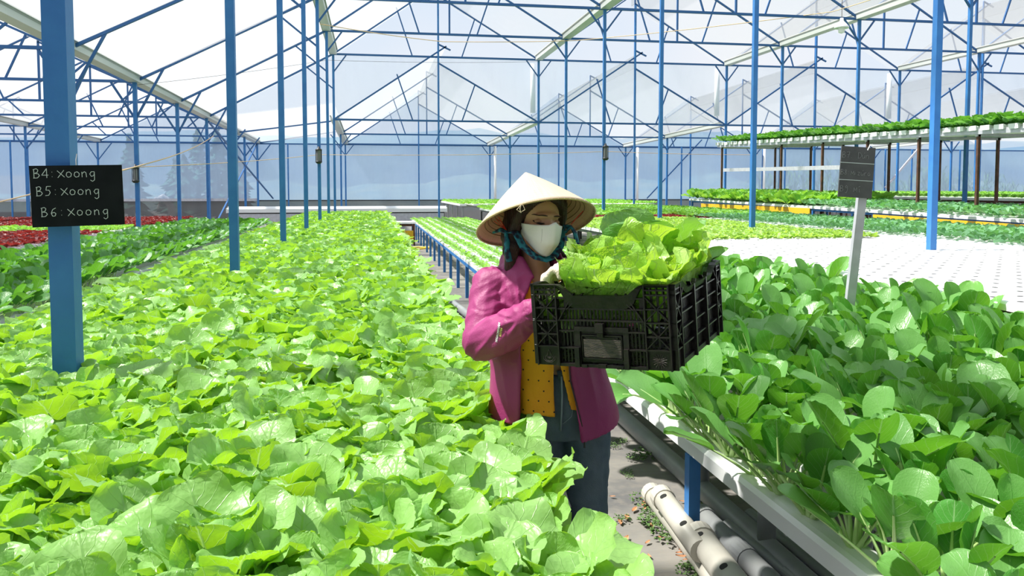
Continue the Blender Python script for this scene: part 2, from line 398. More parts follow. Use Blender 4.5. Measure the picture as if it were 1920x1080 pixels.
# ---- bays
def bay_geom(x0, x1, ez, rise, step):
    xa = x0 + 0.50 * (x1 - x0); return xa, ez + rise + step, ez + rise
def roof_bay(x0, x1, ez0, ez1, y0, y1, rise, step, m=None):
    mb = MB(); th = 0.006
    xa = x0 + 0.5 * (x1 - x0); n = 12
    for (xs, zs0, zs1, xe, ze0, ze1) in (
            (x0, ez0, ez1, xa + 0.28, ez0 + rise + step - 0.06, ez1 + rise + step - 0.06),
            (xa, ez0 + rise, ez1 + rise, x1, ez0, ez1)):
        V = []; F = []
        for i in range(n + 1):
            y = y0 + (y1 - y0) * i / n; t = i / n
            for j in range(5):
                s = j / 4; x = xs + (xe - xs) * s
                z = (zs0 + (zs1 - zs0) * t) * (1 - s) + (ze0 + (ze1 - ze0) * t) * s
                z += 0.03 - 0.02 * math.sin(math.pi * s) * (0.5 + 0.5 * math.sin(y * 1.7 + x))
                V.append((x, y, z))
        for i in range(n):
            for j in range(4): F.append((i * 5 + j, i * 5 + j + 1, (i + 1) * 5 + j + 1, (i + 1) * 5 + j))
        mb.add(V, F)
    # upright vent flap of film between the two slopes, left of the ridge
    mb.add([(xa, y0, ez0 + rise), (xa, y1, ez1 + rise), (xa, y1, ez1 + rise + step * 0.75), (xa, y0, ez0 + rise + step * 0.75)], [(0, 1, 2, 3)])
    o = mb.build('ceiling', m or M['roof_film'], None, True); return struct(o)
HIGH = [(ROWS[i], ROWS[i + 1]) for i in range(5)]
for a, b in HIGH: roof_bay(a, b, EZ, EZ, -4.0, 27.9, 2.05, 0.62)
for a, b in HIGH: roof_bay(a, b, low_z(27.5), low_z(YW), 27.52, YW + 0.3, 1.95, 0.62)
LEFTB = [(-12.2, -5.25), (-19.15, -12.2), (-26.1, -19.15)]
for a, b in LEFTB: roof_bay(a, b, low_z(-4), low_z(YW), -4.0, YW + 0.3, 1.55, 0.45)
for a, b in HIGH + LEFTB:
    rise, step = (1.95, .62) if a > -5 else (1.55, .45); xa = (a + b) / 2
    struct(MB().add([(a, YW + .05, zb), (b, YW + .05, zb), (xa, YW + .05, zb + rise), (xa, YW + .05, zb + rise + step)], [(0, 1, 2, 3)]).build('wall_gable', M['wall_film']))
# shed bay between the low left house and the tall house
def slab(name, c, m):
    n = 10; V = []; F = []
    for i in range(n + 1):
        for j in range(n + 1):
            s, t = i / n, j / n
            p = (Vector(c[0]) * (1 - s) + Vector(c[1]) * s) * (1 - t) + (Vector(c[3]) * (1 - s) + Vector(c[2]) * s) * t
            p.z += -0.02 * math.sin(math.pi * s) * (1 + math.sin(p.y * 1.5)); V.append(p)
    for i in range(n):
        for j in range(n): F.append((i * (n + 1) + j, (i + 1) * (n + 1) + j, (i + 1) * (n + 1) + j + 1, i * (n + 1) + j + 1))
    return struct(MB().add(V, F).build(name, m, None, True))
slab('ceiling', [(-5.25, -4, low_z(-4) + .03), (-1.21, -4, EZ + .03), (-1.21, 27.9, EZ + .03), (-5.25, 27.9, low_z(27.9) + .03)], M['roof_film'])
slab('ceiling', [(-5.25, 27.5, low_z(27.5) + .03), (-1.21, 27.5, 4.45), (-1.21, YW, 4.3), (-5.25, YW, low_z(YW) + .03)], M['roof_film'])

# ---- gutters
def gutter(x, ya, yb, za, zb_, label):
    mb = MB()
    for dx0, dx1, dz0, dz1 in ((-0.10, 0.10, 0.0, 0.02), (-0.12, -0.10, 0.0, 0.17), (0.10, 0.12, 0.0, 0.17), (-0.15, -0.12, 0.15, 0.17), (0.12, 0.15, 0.15, 0.17)):
        V = [(x + dx, y, z + dz) for (y, z) in ((ya, za), (yb, zb_)) for dz in (dz0, dz1) for dx in (dx0, dx1)]
        mb.add(V, [(0, 2, 3, 1), (4, 5, 7, 6), (0, 1, 5, 4), (2, 6, 7, 3), (0, 4, 6, 2), (1, 3, 7, 5)])
    tag(mb.build('roof_gutter', M['gutter']), label, 'gutter', 'roof gutters running along the house')
rown = ['over the mustard green bed', 'over the woman and right hand beds', 'over the middle right benches', 'over the far right benches', 'over the farthest right benches', 'along the right wall']
for i, x in enumerate(ROWS):
    gutter(x, -1, 27.4, EZ - 0.02, EZ - 0.02, 'high grey metal gutter of the tall roof, %s' % ['above the post with the chalkboard', 'next valley right of the chalkboard post', 'second valley right of the chalkboard post', 'third valley right of the chalkboard post', 'fourth valley right of the chalkboard post', 'fifth valley right of the chalkboard post'][i])
    if i < 5: gutter(x, 27.6, YW, low_z(27.5) - 0.02, zb - 0.02, 'low grey gutter of the rear roof, %s valley counted from the left' % ORD[i])
for i, x in enumerate([-5.25, -12.2, -19.15]):
    gutter(x, -1, YW, low_z(-1) - 0.02, zb - 0.02, 'long low grey gutter on the left side, %s out from the tall house' % ORD[i])

# ---- trusses: one root, cut to parts
def truss(kind, y, x0, x1, ez, rise, step, label, group, floor_post=False):
    root = empty('roof_truss', ((x0 + x1) / 2, y, ez)); tag(root, label, 'roof truss', group)
    inv = Vector(((x0 + x1) / 2, y, ez))
    W = x1 - x0
    def part(name, a, b, w, h=None):
        a = Vector((a[0], y, a[1])) - inv; b = Vector((b[0], y, b[1])) - inv
        MB().bar(a, b, w, h).build(name, M['blue2'], root)
    if kind == 'gable':
        xa, zt, zr = bay_geom(x0, x1, ez, rise, step)
        part('tie_bar', (x0, ez), (x1, ez), 0.06)
        part('rafter', (x0, ez), (xa + 0.28, zt - 0.05), 0.05); part('rafter', (xa, zr), (x1, ez), 0.05)
        part('ridge_cap', (xa - 0.02, zt + 0.02), (xa + 0.42, zt - 0.18), 0.05)
        part('king_post', (xa, ez), (xa, zt), 0.05)
        def rz(f): return ez + (zt - ez) * f / 0.5 if f < 0.5 else ez + (zr - ez) * (1 - f) / 0.5
        for f, g in ((0.30, 0.375), (0.68, 0.615)) + (((0.14, 0.22), (0.86, 0.79)) if rise < 1.8 else ()):
            part('web_strut', (x0 + W * f, rz(f)), (x0 + W * g, ez), 0.04)
    else:
        part('rafter', (x0, ez), (x1, rise), 0.06)
    return root
HB = ['tall bay right of the chalkboard post', 'tall bay behind the crate', 'tall bay above the second chalkboard', 'far right tall bay', 'outermost right tall bay']
ny = [27.45, 23.45, 19.45, 15.45, 11.45]
for bi, (a, b) in enumerate(HIGH[:4]):
    for yi, y in enumerate(ny):
        if not (in_view((a, y, EZ), 250, 120) or in_view((b, y, EZ), 250, 120)): continue
        truss('gable', y, a, b, EZ, 2.05, 0.62, 'high blue gable truss, %s, %s from the tall end' % (HB[bi], ORD[yi]), 'high blue gable trusses')
LB = [27.43, 33.3, 39.15]
for bi, (a, b) in enumerate(HIGH[:4]):
    for yi, y in enumerate(LB):
        truss('gable', y, a, b, low_z(y), 1.95, 0.62, 'low blue rear gable truss with raised ridge, %s bay from left, %s going back' % (ORD[bi], ORD[yi]), 'low blue gable trusses at the back')
for bi, (a, b) in enumerate(LEFTB[:2]):
    for yi, y in enumerate((11.45, 15.45, 19.45, 23.45, 27.45, 31.4, 35.3, 39.15)):
        if not (in_view((a, y, 4), 250, 120) or in_view((b, y, 4), 250, 120)): continue
        truss('gable', y, a, b, low_z(y), 1.55, 0.45, 'low blue left truss, %s bay out from the tall house, %s from the front' % (ORD[bi], ORD[yi]), 'low blue trusses on the left side')
for yi, y in enumerate((7.45, 11.45, 15.45, 19.45, 23.45, 27.45)):
    truss('shed', y, -5.25, -1.21, low_z(y), EZ, 0, 'single sloping blue rafter over the left aisle, %s from the front' % ORD[yi], 'sloping blue rafters over the left aisle')
for yi, y in enumerate((33.3, 39.15)):
    truss('shed', y, -5.25, -1.21, low_z(y), 4.35, 0, 'low shallow blue rafter at the rear left, %s one' % ORD[yi], 'low blue rafters at the rear left')

# ---- posts
def post(x, y, zt, w, label, group, braces=(), m=None, zb_=0.0, feet=True):
    root = MB().box(-w / 2, w / 2, -w / 2, w / 2, zb_, zt).build('steel_post', m or M['blue'])
    root.location = (x, y, 0); tag(root, label, 'post', group)
    for (dx0, z0, dx1, z1) in braces:
        MB().bar((dx0, 0, z0), (dx1, 0, z1), w * 0.55).build('knee_brace', M['blue2'], root)
    if feet: MB().box(-w * 0.9, w * 0.9, -w * 0.9, w * 0.9, 0.0, 0.02).build('base_plate', M['blue2'], root)
    return root
def V_br(zt, d=0.43, h=0.6): return ((0, zt - h, -d, zt - 0.03), (0, zt - h, d, zt - 0.03))
pn = ['thick blue post carrying the black chalkboard', 'blue post through the mustard green bed, first behind the chalkboard post', 'blue post through the mustard green bed, second behind the chalkboard post',
      'blue post through the mustard green bed, third behind the chalkboard post', 'blue post through the mustard green bed with a lamp on it', 'blue post through the mustard green bed, fifth behind the chalkboard post', 'blue post at the far end of the mustard green bed']
for i in range(7):
    y = 3.45 + 4 * i
    br = ((0, EZ - 1.15, -0.85, EZ - 0.46), (0, EZ - 0.6, 0.42, EZ - 0.03))
    post(-1.21, y, EZ, 0.088 if i == 0 else 0.075, pn[i], 'blue posts through the mustard green bed', br)
for i in range(7):
    y = 3.45 + 4 * i
    if y < 6: continue
    post(5.75, y, EZ, 0.07, 'blue post in the right beds, %s from the camera, row nearest the crate' % ORD[i - 1], 'blue posts in the right beds', V_br(EZ))
for xi, x in enumerate(ROWS[2:5]):
    for i in range(7):
        y = 3.45 + 4 * i
        if not in_view((x, y, 2), 200, 100): continue
        post(x, y, EZ, 0.07, 'blue post among the right benches, %s row right of the crate, %s from the camera' % (ORD[xi + 1], ORD[i]), 'blue posts among the right benches', V_br(EZ))
for xi, x in enumerate([-5.25, -12.2]):
    for i, y in enumerate((11.45, 15.45, 19.45, 23.45, 27.45, 31.4, 35.3, 39.1)):
        if not in_view((x, y, 2), 200, 100): continue
        z = low_z(y)
        br = ((0, z - 0.85, -0.5, z - 0.03), (0, z - 0.85, 0.62, z + (0.30 if xi == 0 and y < 28 else -0.03)))
        post(x, y, z, 0.085 if xi == 0 else 0.07, 'blue post on the left side, %s row out, %s from the camera' % (ORD[xi], ORD[i]), 'blue posts on the left side', br)
for xi, x in enumerate(ROWS[:5]):
    for i, y in enumerate((33.3, 39.1)):
        post(x, y, low_z(y), 0.07, 'slim blue post under a low rear valley, %s valley from the left, %s going back' % (ORD[xi], ORD[i]), 'slim blue posts at the rear', V_br(low_z(y), 0.4, 0.55))
kx = [(HIGH[i][0] + HIGH[i][1]) / 2 for i in range(4)]
for i, x in enumerate(kx):
    post(x, 27.40, EZ + 2.0, 0.06, 'tall slim blue post under the ridge of the tall house end, %s from the left' % ORD[i], 'tall slim blue ridge posts', ())
    post(x, 39.1, low_z(39) + 1.85, 0.06, 'slim blue post at the back wall under a low ridge, %s from the left' % ORD[i], 'slim blue back wall posts', ())
# white rain pipes beside the valley posts at the back wall
for i, x in enumerate((6.0, 13.3, 20.2)):
    o = MB().tube([(x, 39.0, 0), (x, 39.0, zb - 0.05)], 0.065, 12).build('rain_pipe', M['white'], None, True)
    tag(o, 'white rain pipe down the back wall, %s from the left' % ORD[i], 'pipe', 'white rain pipes at the back wall')
for i, x in enumerate((5.6, 12.45, 19.4)):
    o = MB().tube([(x, 27.7, low_z(27) + 0.35), (x, 27.7, EZ - 0.1)], 0.09, 12).build('rain_pipe', M['white'], None, True)
    tag(o, 'white rain pipe above a low valley at the tall end, %s from the left' % ORD[i], 'pipe', 'white rain pipes at the tall house end')
# wind braces and rails
def rod(name, a, b, w, m, label, cat, group=None, flat=None):
    return tag(MB().bar(a, b, w, flat).build(name, m), label, cat, group)
rod('wind_brace', (-5.2, 27.5, 3.75), at_y(512, 372, 39.0), 0.05, M['blue2'], 'blue diagonal brace falling right, at the rear left corner', 'brace')
rod('wind_brace', (-5.25, 39.0, 3.65), (-5.25, 28.6, 0.35), 0.05, M['blue2'], 'blue diagonal brace rising right, at the rear left corner', 'brace')
rod('wind_brace', at_y(1213, 372, 39.24), at_y(1316, 262, 39.24), 0.05, M['blue2'], 'blue diagonal brace at the back wall behind the crate', 'brace')
rod('wind_brace', at_y(1660, 352, 38.9), at_y(1740, 258, 38.9), 0.09, M['metal'], 'pale diagonal brace at the back wall on the far right', 'brace')
rod('wall_rail', (-26, YW - 0.04, 1.02), (50, YW - 0.04, 1.02), 0.05, M['grate'], 'thin dark rail along the foot of the back wall film', 'rail')
rod('wall_rail', (-26, YW - 0.04, zb - 0.02), (50, YW - 0.04, zb - 0.02), 0.06, M['blue2'], 'blue rail along the top of the back wall', 'rail')
for i, uu in enumerate((1278, 1430, 1472, 1600, 1660, 1710, 1800, 1870)):
    x = at_y(uu, 300, 39.05)[0]
    post(x, 39.05, zb, 0.06, 'thin blue stud of the back wall behind the right benches, %s from the left' % ORD[i], 'thin blue studs of the back wall', ())
for i, uu in enumerate((20, 52, 392, 540)):
    x = at_y(uu, 300, 39.05)[0]
    post(x, 39.05, zb, 0.06, 'thin blue stud of the back wall on the left, %s from the left' % ORD[i], 'thin blue studs of the back wall on the left', ())
# plastic apron hanging along the net on the left
o = MB().box(-17, -5.3, 39.2, 39.22, 1.0, 1.12).build('plastic_apron', M['metal']); tag(o, 'rolled white plastic hem above the grey net on the left', 'plastic sheet')

# outside: conifers, reeds, a white roof
def conifer(x, y, h, w, label, seed):
    rng = random.Random(seed); root = empty('conifer_tree', (x, y, 0)); tag(root, label, 'tree', 'dark conifers outside the back wall')
    MB().tube([(0, 0, 0), (0, 0, h * 0.95)], [0.18, 0.03], 8).build('trunk', M['bark'], root)
    mb = MB(); n = 15
    for i in range(n):
        t = i / n; z = h * (0.10 + 0.88 * t); r = w * (1 - t) ** 0.8 * (0.8 + 0.4 * rng.random()); k = 11
        for j in range(k):
            a = 2 * math.pi * (j + rng.random()) / k; rr = r * rng.uniform(0.6, 1.1); dz = -0.28 * rr + rng.uniform(-.1, .25)
            p0 = Vector((0, 0, z)); p1 = Vector((rr * math.cos(a), rr * math.sin(a), z + dz)); s = Vector((-math.sin(a), math.cos(a), 0)) * rr * 0.30
            mid = p0.lerp(p1, 0.55) + Vector((0, 0, 0.12))
            mb.add([p0, mid + s, p1, mid - s, mid + Vector((0, 0, 0.12)), mid - Vector((0, 0, 0.2))], [(0, 1, 2, 4), (0, 4, 2, 3), (0, 5, 2, 1), (0, 3, 2, 5)])
    mb.build('foliage', M['conifer'], root); return root
for i, (u, y, h, w) in enumerate(((245, 46, 4.6, 1.3), (345, 44, 3.4, 1.2), (372, 49, 5.2, 1.6), (410, 45, 5.0, 1.4), (330, 55, 3.6, 1.5), (446, 47, 4.2, 1.3))):
    conifer(at_y(u, 340, y)[0], y, h, w, 'dark blue green conifer seen through the left film, %s from the left' % ORD[[0, 2, 3, 4, 1, 5][i]], 50 + i)
def reed(x, y, h, seed):
    rng = random.Random(seed); root = empty('tall_reed', (x, y, 0))
    st = MB(); mb = MB()
    for s in range(5):
        bx, by = rng.uniform(-.5, .5), rng.uniform(-.4, .4); hh = h * rng.uniform(.7, 1); lean = rng.uniform(-.15, .15)
        st.tube([(bx, by, 0), (bx + lean * hh, by, hh)], [0.02, 0.008], 5)
        for k in range(11):
            z = hh * (0.15 + 0.85 * k / 11); a = rng.uniform(0, 6.28); l = rng.uniform(.5, .95); d = Vector((math.cos(a), math.sin(a), 0))
            p = Vector((bx + lean * z, by, z)); w = Vector((-d.y, d.x, 0)) * 0.035
            q = [p, p + d * l * .35 + Vector((0, 0, l * .35)), p + d * l * .75 + Vector((0, 0, l * .3)), p + d * l + Vector((0, 0, -.1 * l))]
            V = [q[0] - w * .5, q[0] + w * .5, q[1] - w, q[1] + w, q[2] - w * .7, q[2] + w * .7, q[3] - w * .1, q[3] + w * .1]
            mb.add(V, [(0, 1, 3, 2), (2, 3, 5, 4), (4, 5, 7, 6)])
    st.build('stem', M['reed'], root); mb.build('leaf_blades', M['reed'], root)
    return root
rp = [reed(0, 0, 2.6, 5), reed(0, 0, 2.3, 6)]
rng = random.Random(4)
k = 0
for i in range(26):
    u = 1425 + i * 20 + rng.uniform(-8, 8); y = rng.uniform(41.0, 42.6); x = at_y(u, 330, y)[0]
    o = rp[i] if i < 2 else copy_tree(rp[i % 2]); s = rng.uniform(0.75, 1.25)
    o.location = (x, y, 0); o.scale = (s, s, s * rng.uniform(.9, 1.2)); o.rotation_euler.z = rng.uniform(0, 6.28)
    tag(o, 'tall green reed clump outside the back wall on the right', 'reeds', 'reed clumps outside the back wall')
o = MB(); o.box(-30, -16.5, 48, 62, 1.3, 2.3); o = o.build('neighbouring_greenhouse', M['white']); tag(o, 'long white roof of a low greenhouse outside at far left', 'greenhouse', kind=None)
# strings and wires
def cord(name, pts, r, m, label, cat, group=None):
    P = []
    for a, b in zip(pts[:-1], pts[1:]):
        a, b = Vector(a), Vector(b); sag = (b - a).length * 0.006
        for i in range(9):
            t = i / 8; p = a.lerp(b, t); p.z -= sag * 4 * t * (1 - t)
            if not P or (P[-1] - p).length > 1e-4: P.append(p)
    return tag(MB().tube(P, r, 6).build(name, m, None, True), label, cat, group)
cord('string', [at_y(-40, 388, 14), at_y(300, 300, 16), at_y(400, 255, 27.2)], 0.012, M['rope'], 'slack orange string across the left side near the chalkboard', 'string', 'orange strings')
cord('string', [at_y(175, 326, 19), at_y(258, 313, 19.4), at_y(598, 290, 27), at_y(1140, 284, 27), at_y(1420, 290, 27)], 0.010, M['rope'], 'long orange string joining the lamps on the posts', 'string', 'orange strings')
cord('string', [at_y(600, 45, 19.4), at_y(830, 78, 23), at_y(1080, 76, 23.4), at_y(1560, 22, 19), at_y(1690, -20, 17)], 0.011, M['rope'], 'orange string slung high under the trusses', 'string', 'orange strings')
cord('support_wire', [(-5.25, 19.45, 3.9), (-1.21, 23.45, 5.2), (5.75, 27.3, 5.95)], 0.005, M['wire'], 'thin grey wire under the left roof', 'wire')

# hanging lamp and post lamps
lp = at_y(1578, 50, 14.0)
root = empty('hanging_lamp', lp); tag(root, 'white bell shaped pendant lamp under the tall roof', 'lamp')
MB().lathe([(0.0, 0.16), (0.03, 0.16), (0.035, 0.10), (0.07, 0.07), (0.13, 0.0), (0.135, -0.03), (0.12, -0.03), (0.06, 0.05), (0.0, 0.06)], 20).build('lamp_shade', M['white'], root, True)
MB().lathe([(0.055, 0.0), (0.062, -0.05), (0.055, -0.11), (0.0, -0.13)], 16).build('bulb', M['white'], root, True)
MB().tube([(0, 0, 0.16), (0, 0, 1.9)], 0.006, 6).build('cord', M['wire'], root)
def post_lamp(x, y, z, s, label):
    root = empty('insect_lamp', (x, y, z)); tag(root, label, 'lamp', 'black insect lamps on the blue posts'); root.scale = (s, s, s)
    MB().lathe([(0.0, 0.25), (0.025, 0.24), (0.03, 0.20), (0.085, 0.17), (0.09, 0.14), (0.0, 0.14)], 16).build('cap', M['grate'], root, True)
    MB().lathe([(0.055, 0.14), (0.06, -0.14)], 16).build('glass_tube', M['glass'], root, True)
    c = MB()
    for j in range(10):
        a = 2 * math.pi * j / 10; c.bar((0.075 * math.cos(a), 0.075 * math.sin(a), -.15), (0.075 * math.cos(a), 0.075 * math.sin(a), .15), 0.012)
    c.build('guard', M['grate'], root)
    MB().lathe([(0.0, -0.14), (0.085, -0.14), (0.09, -0.17), (0.05, -0.21), (0.0, -0.21)], 16).build('base', M['grate'], root, True)
    MB().bar((0.0, 0.06, 0.2), (0.0, 0.12, 0.2), 0.03).build('bracket', M['grate'], root)
p = at_y(263, 327, 19.32); post_lamp(-5.25, 19.32, p[2], 0.92, 'black caged lamp on the post just right of the black chalkboard')
p = at_y(597, 292, 19.30); post_lamp(-1.21, 19.31, p[2], 0.88, 'black caged lamp on the post behind the mustard greens')
p = at_y(1141, 286, 19.30); post_lamp(5.75, 19.31, p[2], 0.92, 'black caged lamp on the post above the conical hat')
# ================================================================ LEAVES AND PLANTS
def leaf_arrays(rng, L, W, pet, az, el, bend, cup=0.15, wave=0.0, freq=3.0, nu=8, nv=10, a=0.5, b=0.4, serr=0.0, ruff=0.0, base=(0, 0, 0), roll=0.0, tipdrop=0.0):
    T = pet + L
    sf = 1 - 0.5 * (1 + np.cos(np.pi * np.linspace(0.0, 1, nv + 1))); s = sf * 0.985 + 0.008
    def path(dist):
        k = 14; ds = dist / k; r = 0; z = 0
        for i in range(k):
            q = (i + 0.5) * ds / T; e = el - bend * q ** 1.7
            r += math.cos(e) * ds; z += math.sin(e) * ds
        return r, z, el - bend * (dist / T) ** 1.7
    ca, sa = math.cos(az), math.sin(az)
    rad = np.array([ca, sa, 0.0]); side = np.array([-sa, ca, 0.0]); up = np.array([0, 0, 1.0]); o = np.array(base, float)
    t = np.linspace(-1, 1, nu + 1)
    prof = (s ** a) * ((1 - s) ** b); prof /= prof.max()
    ph1, ph2 = rng.uniform(0, 6.28), rng.uniform(0, 6.28); phr = rng.uniform(0, 6.28)
    V = np.zeros((nv + 1, nu + 1, 3)); UV = np.zeros((nv + 1, nu + 1, 2))
    for i in range(nv + 1):
        r, z, e = path(pet + s[i] * L)
        nrm = -math.sin(e) * rad + math.cos(e) * up
        tan = math.cos(e) * rad + math.sin(e) * up
        sd = side * math.cos(roll) + nrm * math.sin(roll); nn = nrm * math.cos(roll) - side * math.sin(roll)
        w = W * prof[i]
        edge = np.abs(t) ** 3
        jit = 1 + serr * edge * np.array([rng.uniform(-1, 1) for _ in t])
        off = cup * w * np.abs(t) ** 1.7 + wave * W * np.abs(t) ** 2 * np.where(t < 0, np.sin(freq * 6.28 * s[i] + ph1), np.sin(freq * 6.28 * s[i] + ph2))
        off += ruff * W * edge * np.where(t < 0, np.sin(freq * 17 * s[i] + phr), np.sin(freq * 15 * s[i] + ph1))
        off += 0.035 * W * np.array([rng.uniform(-1, 1) for _ in t]) * (nu > 4)
        pos = o + r * rad + z * up
        V[i] = pos + (t * w * jit)[:, None] * sd + off[:, None] * nn + (serr * 0.3 * W * edge * rng.uniform(-1, 1))[:, None] * tan
        UV[i, :, 0] = (t + 1) / 2; UV[i, :, 1] = s[i]
    idx = np.arange((nv + 1) * (nu + 1)).reshape(nv + 1, nu + 1)
    F = np.stack([idx[:-1, :-1], idx[:-1, 1:], idx[1:, 1:], idx[1:, :-1]], -1).reshape(-1, 4)
    # stalk (petiole running on as the midrib)
    pts = []
    for q in np.linspace(0, 1, 6):
        d = pet * 1.0 * q + L * 0.55 * q * q; r, z, e = path(d)
        nn = -math.sin(e) * rad + math.cos(e) * up
        pts.append((o + r * rad + z * up - nn * 0.0015, q, e))
    SV = []; k = 5
    for p, q, e in pts:
        nn = -math.sin(e) * rad + math.cos(e) * up
        rr = 1 - 0.75 * q
        for j in range(k):
            an = 2 * math.pi * j / k; SV.append(p + (side * math.cos(an) * rr * 1.3 + nn * math.sin(an) * rr * 0.8) * STK[0])
    SF = []
    for i in range(5):
        for j in range(k): SF.append((i * k + j, i * k + (j + 1) % k, (i + 1) * k + (j + 1) % k, (i + 1) * k + j))
    return V.reshape(-1, 3), F, UV.reshape(-1, 2), np.array(SV), np.array(SF)
STK = [0.006]
def plant_arrays(seed, n, L, W, pet, el=(35, 75), bend=(20, 60), stalk=0.006, rnd=0.2, **kw):
    rng = random.Random(seed); STK[0] = stalk
    Vs, Fs, Us, Rs, SVs, SFs = [], [], [], [], [], []; nb = 0; ns = 0; off = rng.uniform(0, 6.28)
    for i in range(n):
        t = i / max(1, n - 1)       # 0 outer .. 1 inner
        az = off + i * 2.399 + rng.uniform(-.25, .25)
        e = R(el[0] + (el[1] - el[0]) * t + rng.uniform(-7, 7)); bd = R(rng.uniform(*bend)) * (1.1 - 0.5 * t)
        sc = (1.0 - 0.38 * t) * rng.uniform(1 - rnd, 1 + rnd * 0.5)
        v, f, u, sv, sf = leaf_arrays(rng, L * sc, W * sc * rng.uniform(.9, 1.1), pet * sc * rng.uniform(.85, 1.15), az, e, bd,
                                      base=(0.012 * math.cos(az), 0.012 * math.sin(az), 0), roll=rng.uniform(-.35, .35), **kw)
        Vs.append(v); Fs.append(f + nb); Us.append(u); Rs.append(np.full(len(v), rng.random())); nb += len(v)
        SVs.append(sv); SFs.append(sf + ns); ns += len(sv)
    return np.concatenate(Vs), np.concatenate(Fs), np.concatenate(Us), np.concatenate(Rs), np.concatenate(SVs), np.concatenate(SFs)
KIND = {}
def def_kind(key, matname, variants, lo_variants, **kw):
    hi = dict(kw); lo = dict(kw); lo.update(nu=kw.get('lnu', 4), nv=kw.get('lnv', 5), n=kw.get('ln', kw['n']))
    for d in (hi, lo):
        for q in ('lnu', 'lnv', 'ln'): d.pop(q, None)
    H = []
    for i in range(variants):
        V, F, U, Rr, SV, SF = plant_arrays(100 + i * 7 + len(key), **hi)
        me = np_mesh(key + '_leaves', V, F, U, Rr); me.materials.append(M[matname])
        ms = np_mesh(key + '_stalks', SV, SF); ms.materials.append(M['stalk']); H.append((me, ms))
    KIND[key] = (H, [plant_arrays(300 + i * 11 + len(key), **lo)[:4] for i in range(lo_variants)], M[matname])
LOWME = {}
def low_mesh(key, i):
    if (key, i) not in LOWME:
        V, F, U, Rr = KIND[key][1][i]; me = np_mesh(key + '_leaves', V, F, U, Rr); me.materials.append(KIND[key][2]); LOWME[(key, i)] = me
    return LOWME[(key, i)]
def_kind('mustard', 'mustard', 9, 5, n=12, L=0.155, W=0.082, pet=0.105, el=(42, 86), bend=(10, 66), stalk=0.0055, cup=0.20, wave=0.13, freq=1.6, nu=12, nv=15, a=0.42, b=0.34, serr=0.04, ruff=0.04, ln=10, lnu=4, lnv=6)
def_kind('bok', 'bok', 8, 4, n=11, L=0.155, W=0.056, pet=0.135, el=(37, 88), bend=(2, 62), stalk=0.0065, cup=0.30, wave=0.07, freq=1.2, nu=8, nv=12, a=0.62, b=0.42, serr=0.0, ruff=0.0, ln=8, lnu=4, lnv=5)
def_kind('bokdark', 'bokdark', 5, 4, n=10, L=0.165, W=0.062, pet=0.13, el=(42, 86), bend=(5, 65), stalk=0.006, cup=0.30, wave=0.06, freq=1.2, nu=6, nv=9, a=0.60, b=0.40, ln=8, lnu=4, lnv=5)
def_kind('young', 'bluegreen', 4, 3, n=8, L=0.085, W=0.036, pet=0.055, el=(30, 75), bend=(20, 70), stalk=0.003, cup=0.2, wave=0.1, nu=4, nv=6, a=0.5, b=0.4, ln=7, lnu=2, lnv=4)
def_kind('leafy', 'bok', 2, 4, n=9, L=0.13, W=0.055, pet=0.05, el=(35, 82), bend=(20, 70), stalk=0.003, cup=0.25, wave=0.1, nu=4, nv=6, a=0.5, b=0.35, ln=8, lnu=2, lnv=4)
def_kind('seedling', 'green', 4, 3, n=9, L=0.085, W=0.036, pet=0.055, el=(30, 80), bend=(20, 70), stalk=0.003, cup=0.2, wave=0.1, nu=4, nv=6, a=0.5, b=0.4, ln=7, lnu=2, lnv=4)
def_kind('lettuce', 'lettuce', 4, 3, n=12, L=0.085, W=0.050, pet=0.01, el=(18, 80), bend=(0, 35), stalk=0.004, cup=0.3, wave=0.22, freq=2.4, nu=4, nv=6, a=0.5, b=0.25, ln=10, lnu=3, lnv=4)
def_kind('green', 'green', 4, 3, n=12, L=0.12, W=0.055, pet=0.03, el=(25, 80), bend=(5, 50), stalk=0.004, cup=0.3, wave=0.20, freq=2.2, nu=4, nv=6, a=0.5, b=0.3, ln=10, lnu=3, lnv=4)
def_kind('red', 'red', 4, 3, n=12, L=0.10, W=0.055, pet=0.01, el=(22, 80), bend=(0, 40), stalk=0.004, cup=0.3, wave=0.25, freq=2.4, nu=4, nv=6, a=0.5, b=0.25, ln=10, lnu=3, lnv=4)
CNT = ['first', 'second', 'third', 'fourth', 'fifth', 'sixth', 'seventh', 'eighth', 'ninth', 'tenth', 'eleventh', 'twelfth', 'thirteenth', 'fourteenth', 'fifteenth', 'sixteenth', 'seventeenth', 'eighteenth', 'nineteenth', 'twentieth']
NAMES = {'leafy': 'leafy_green', 'seedling': 'young_mustard', 'mustard': 'mustard_green', 'bok': 'bok_choy', 'bokdark': 'dark_bok_choy', 'young': 'young_kale', 'lettuce': 'pale_lettuce', 'green': 'green_lettuce', 'red': 'red_lettuce'}

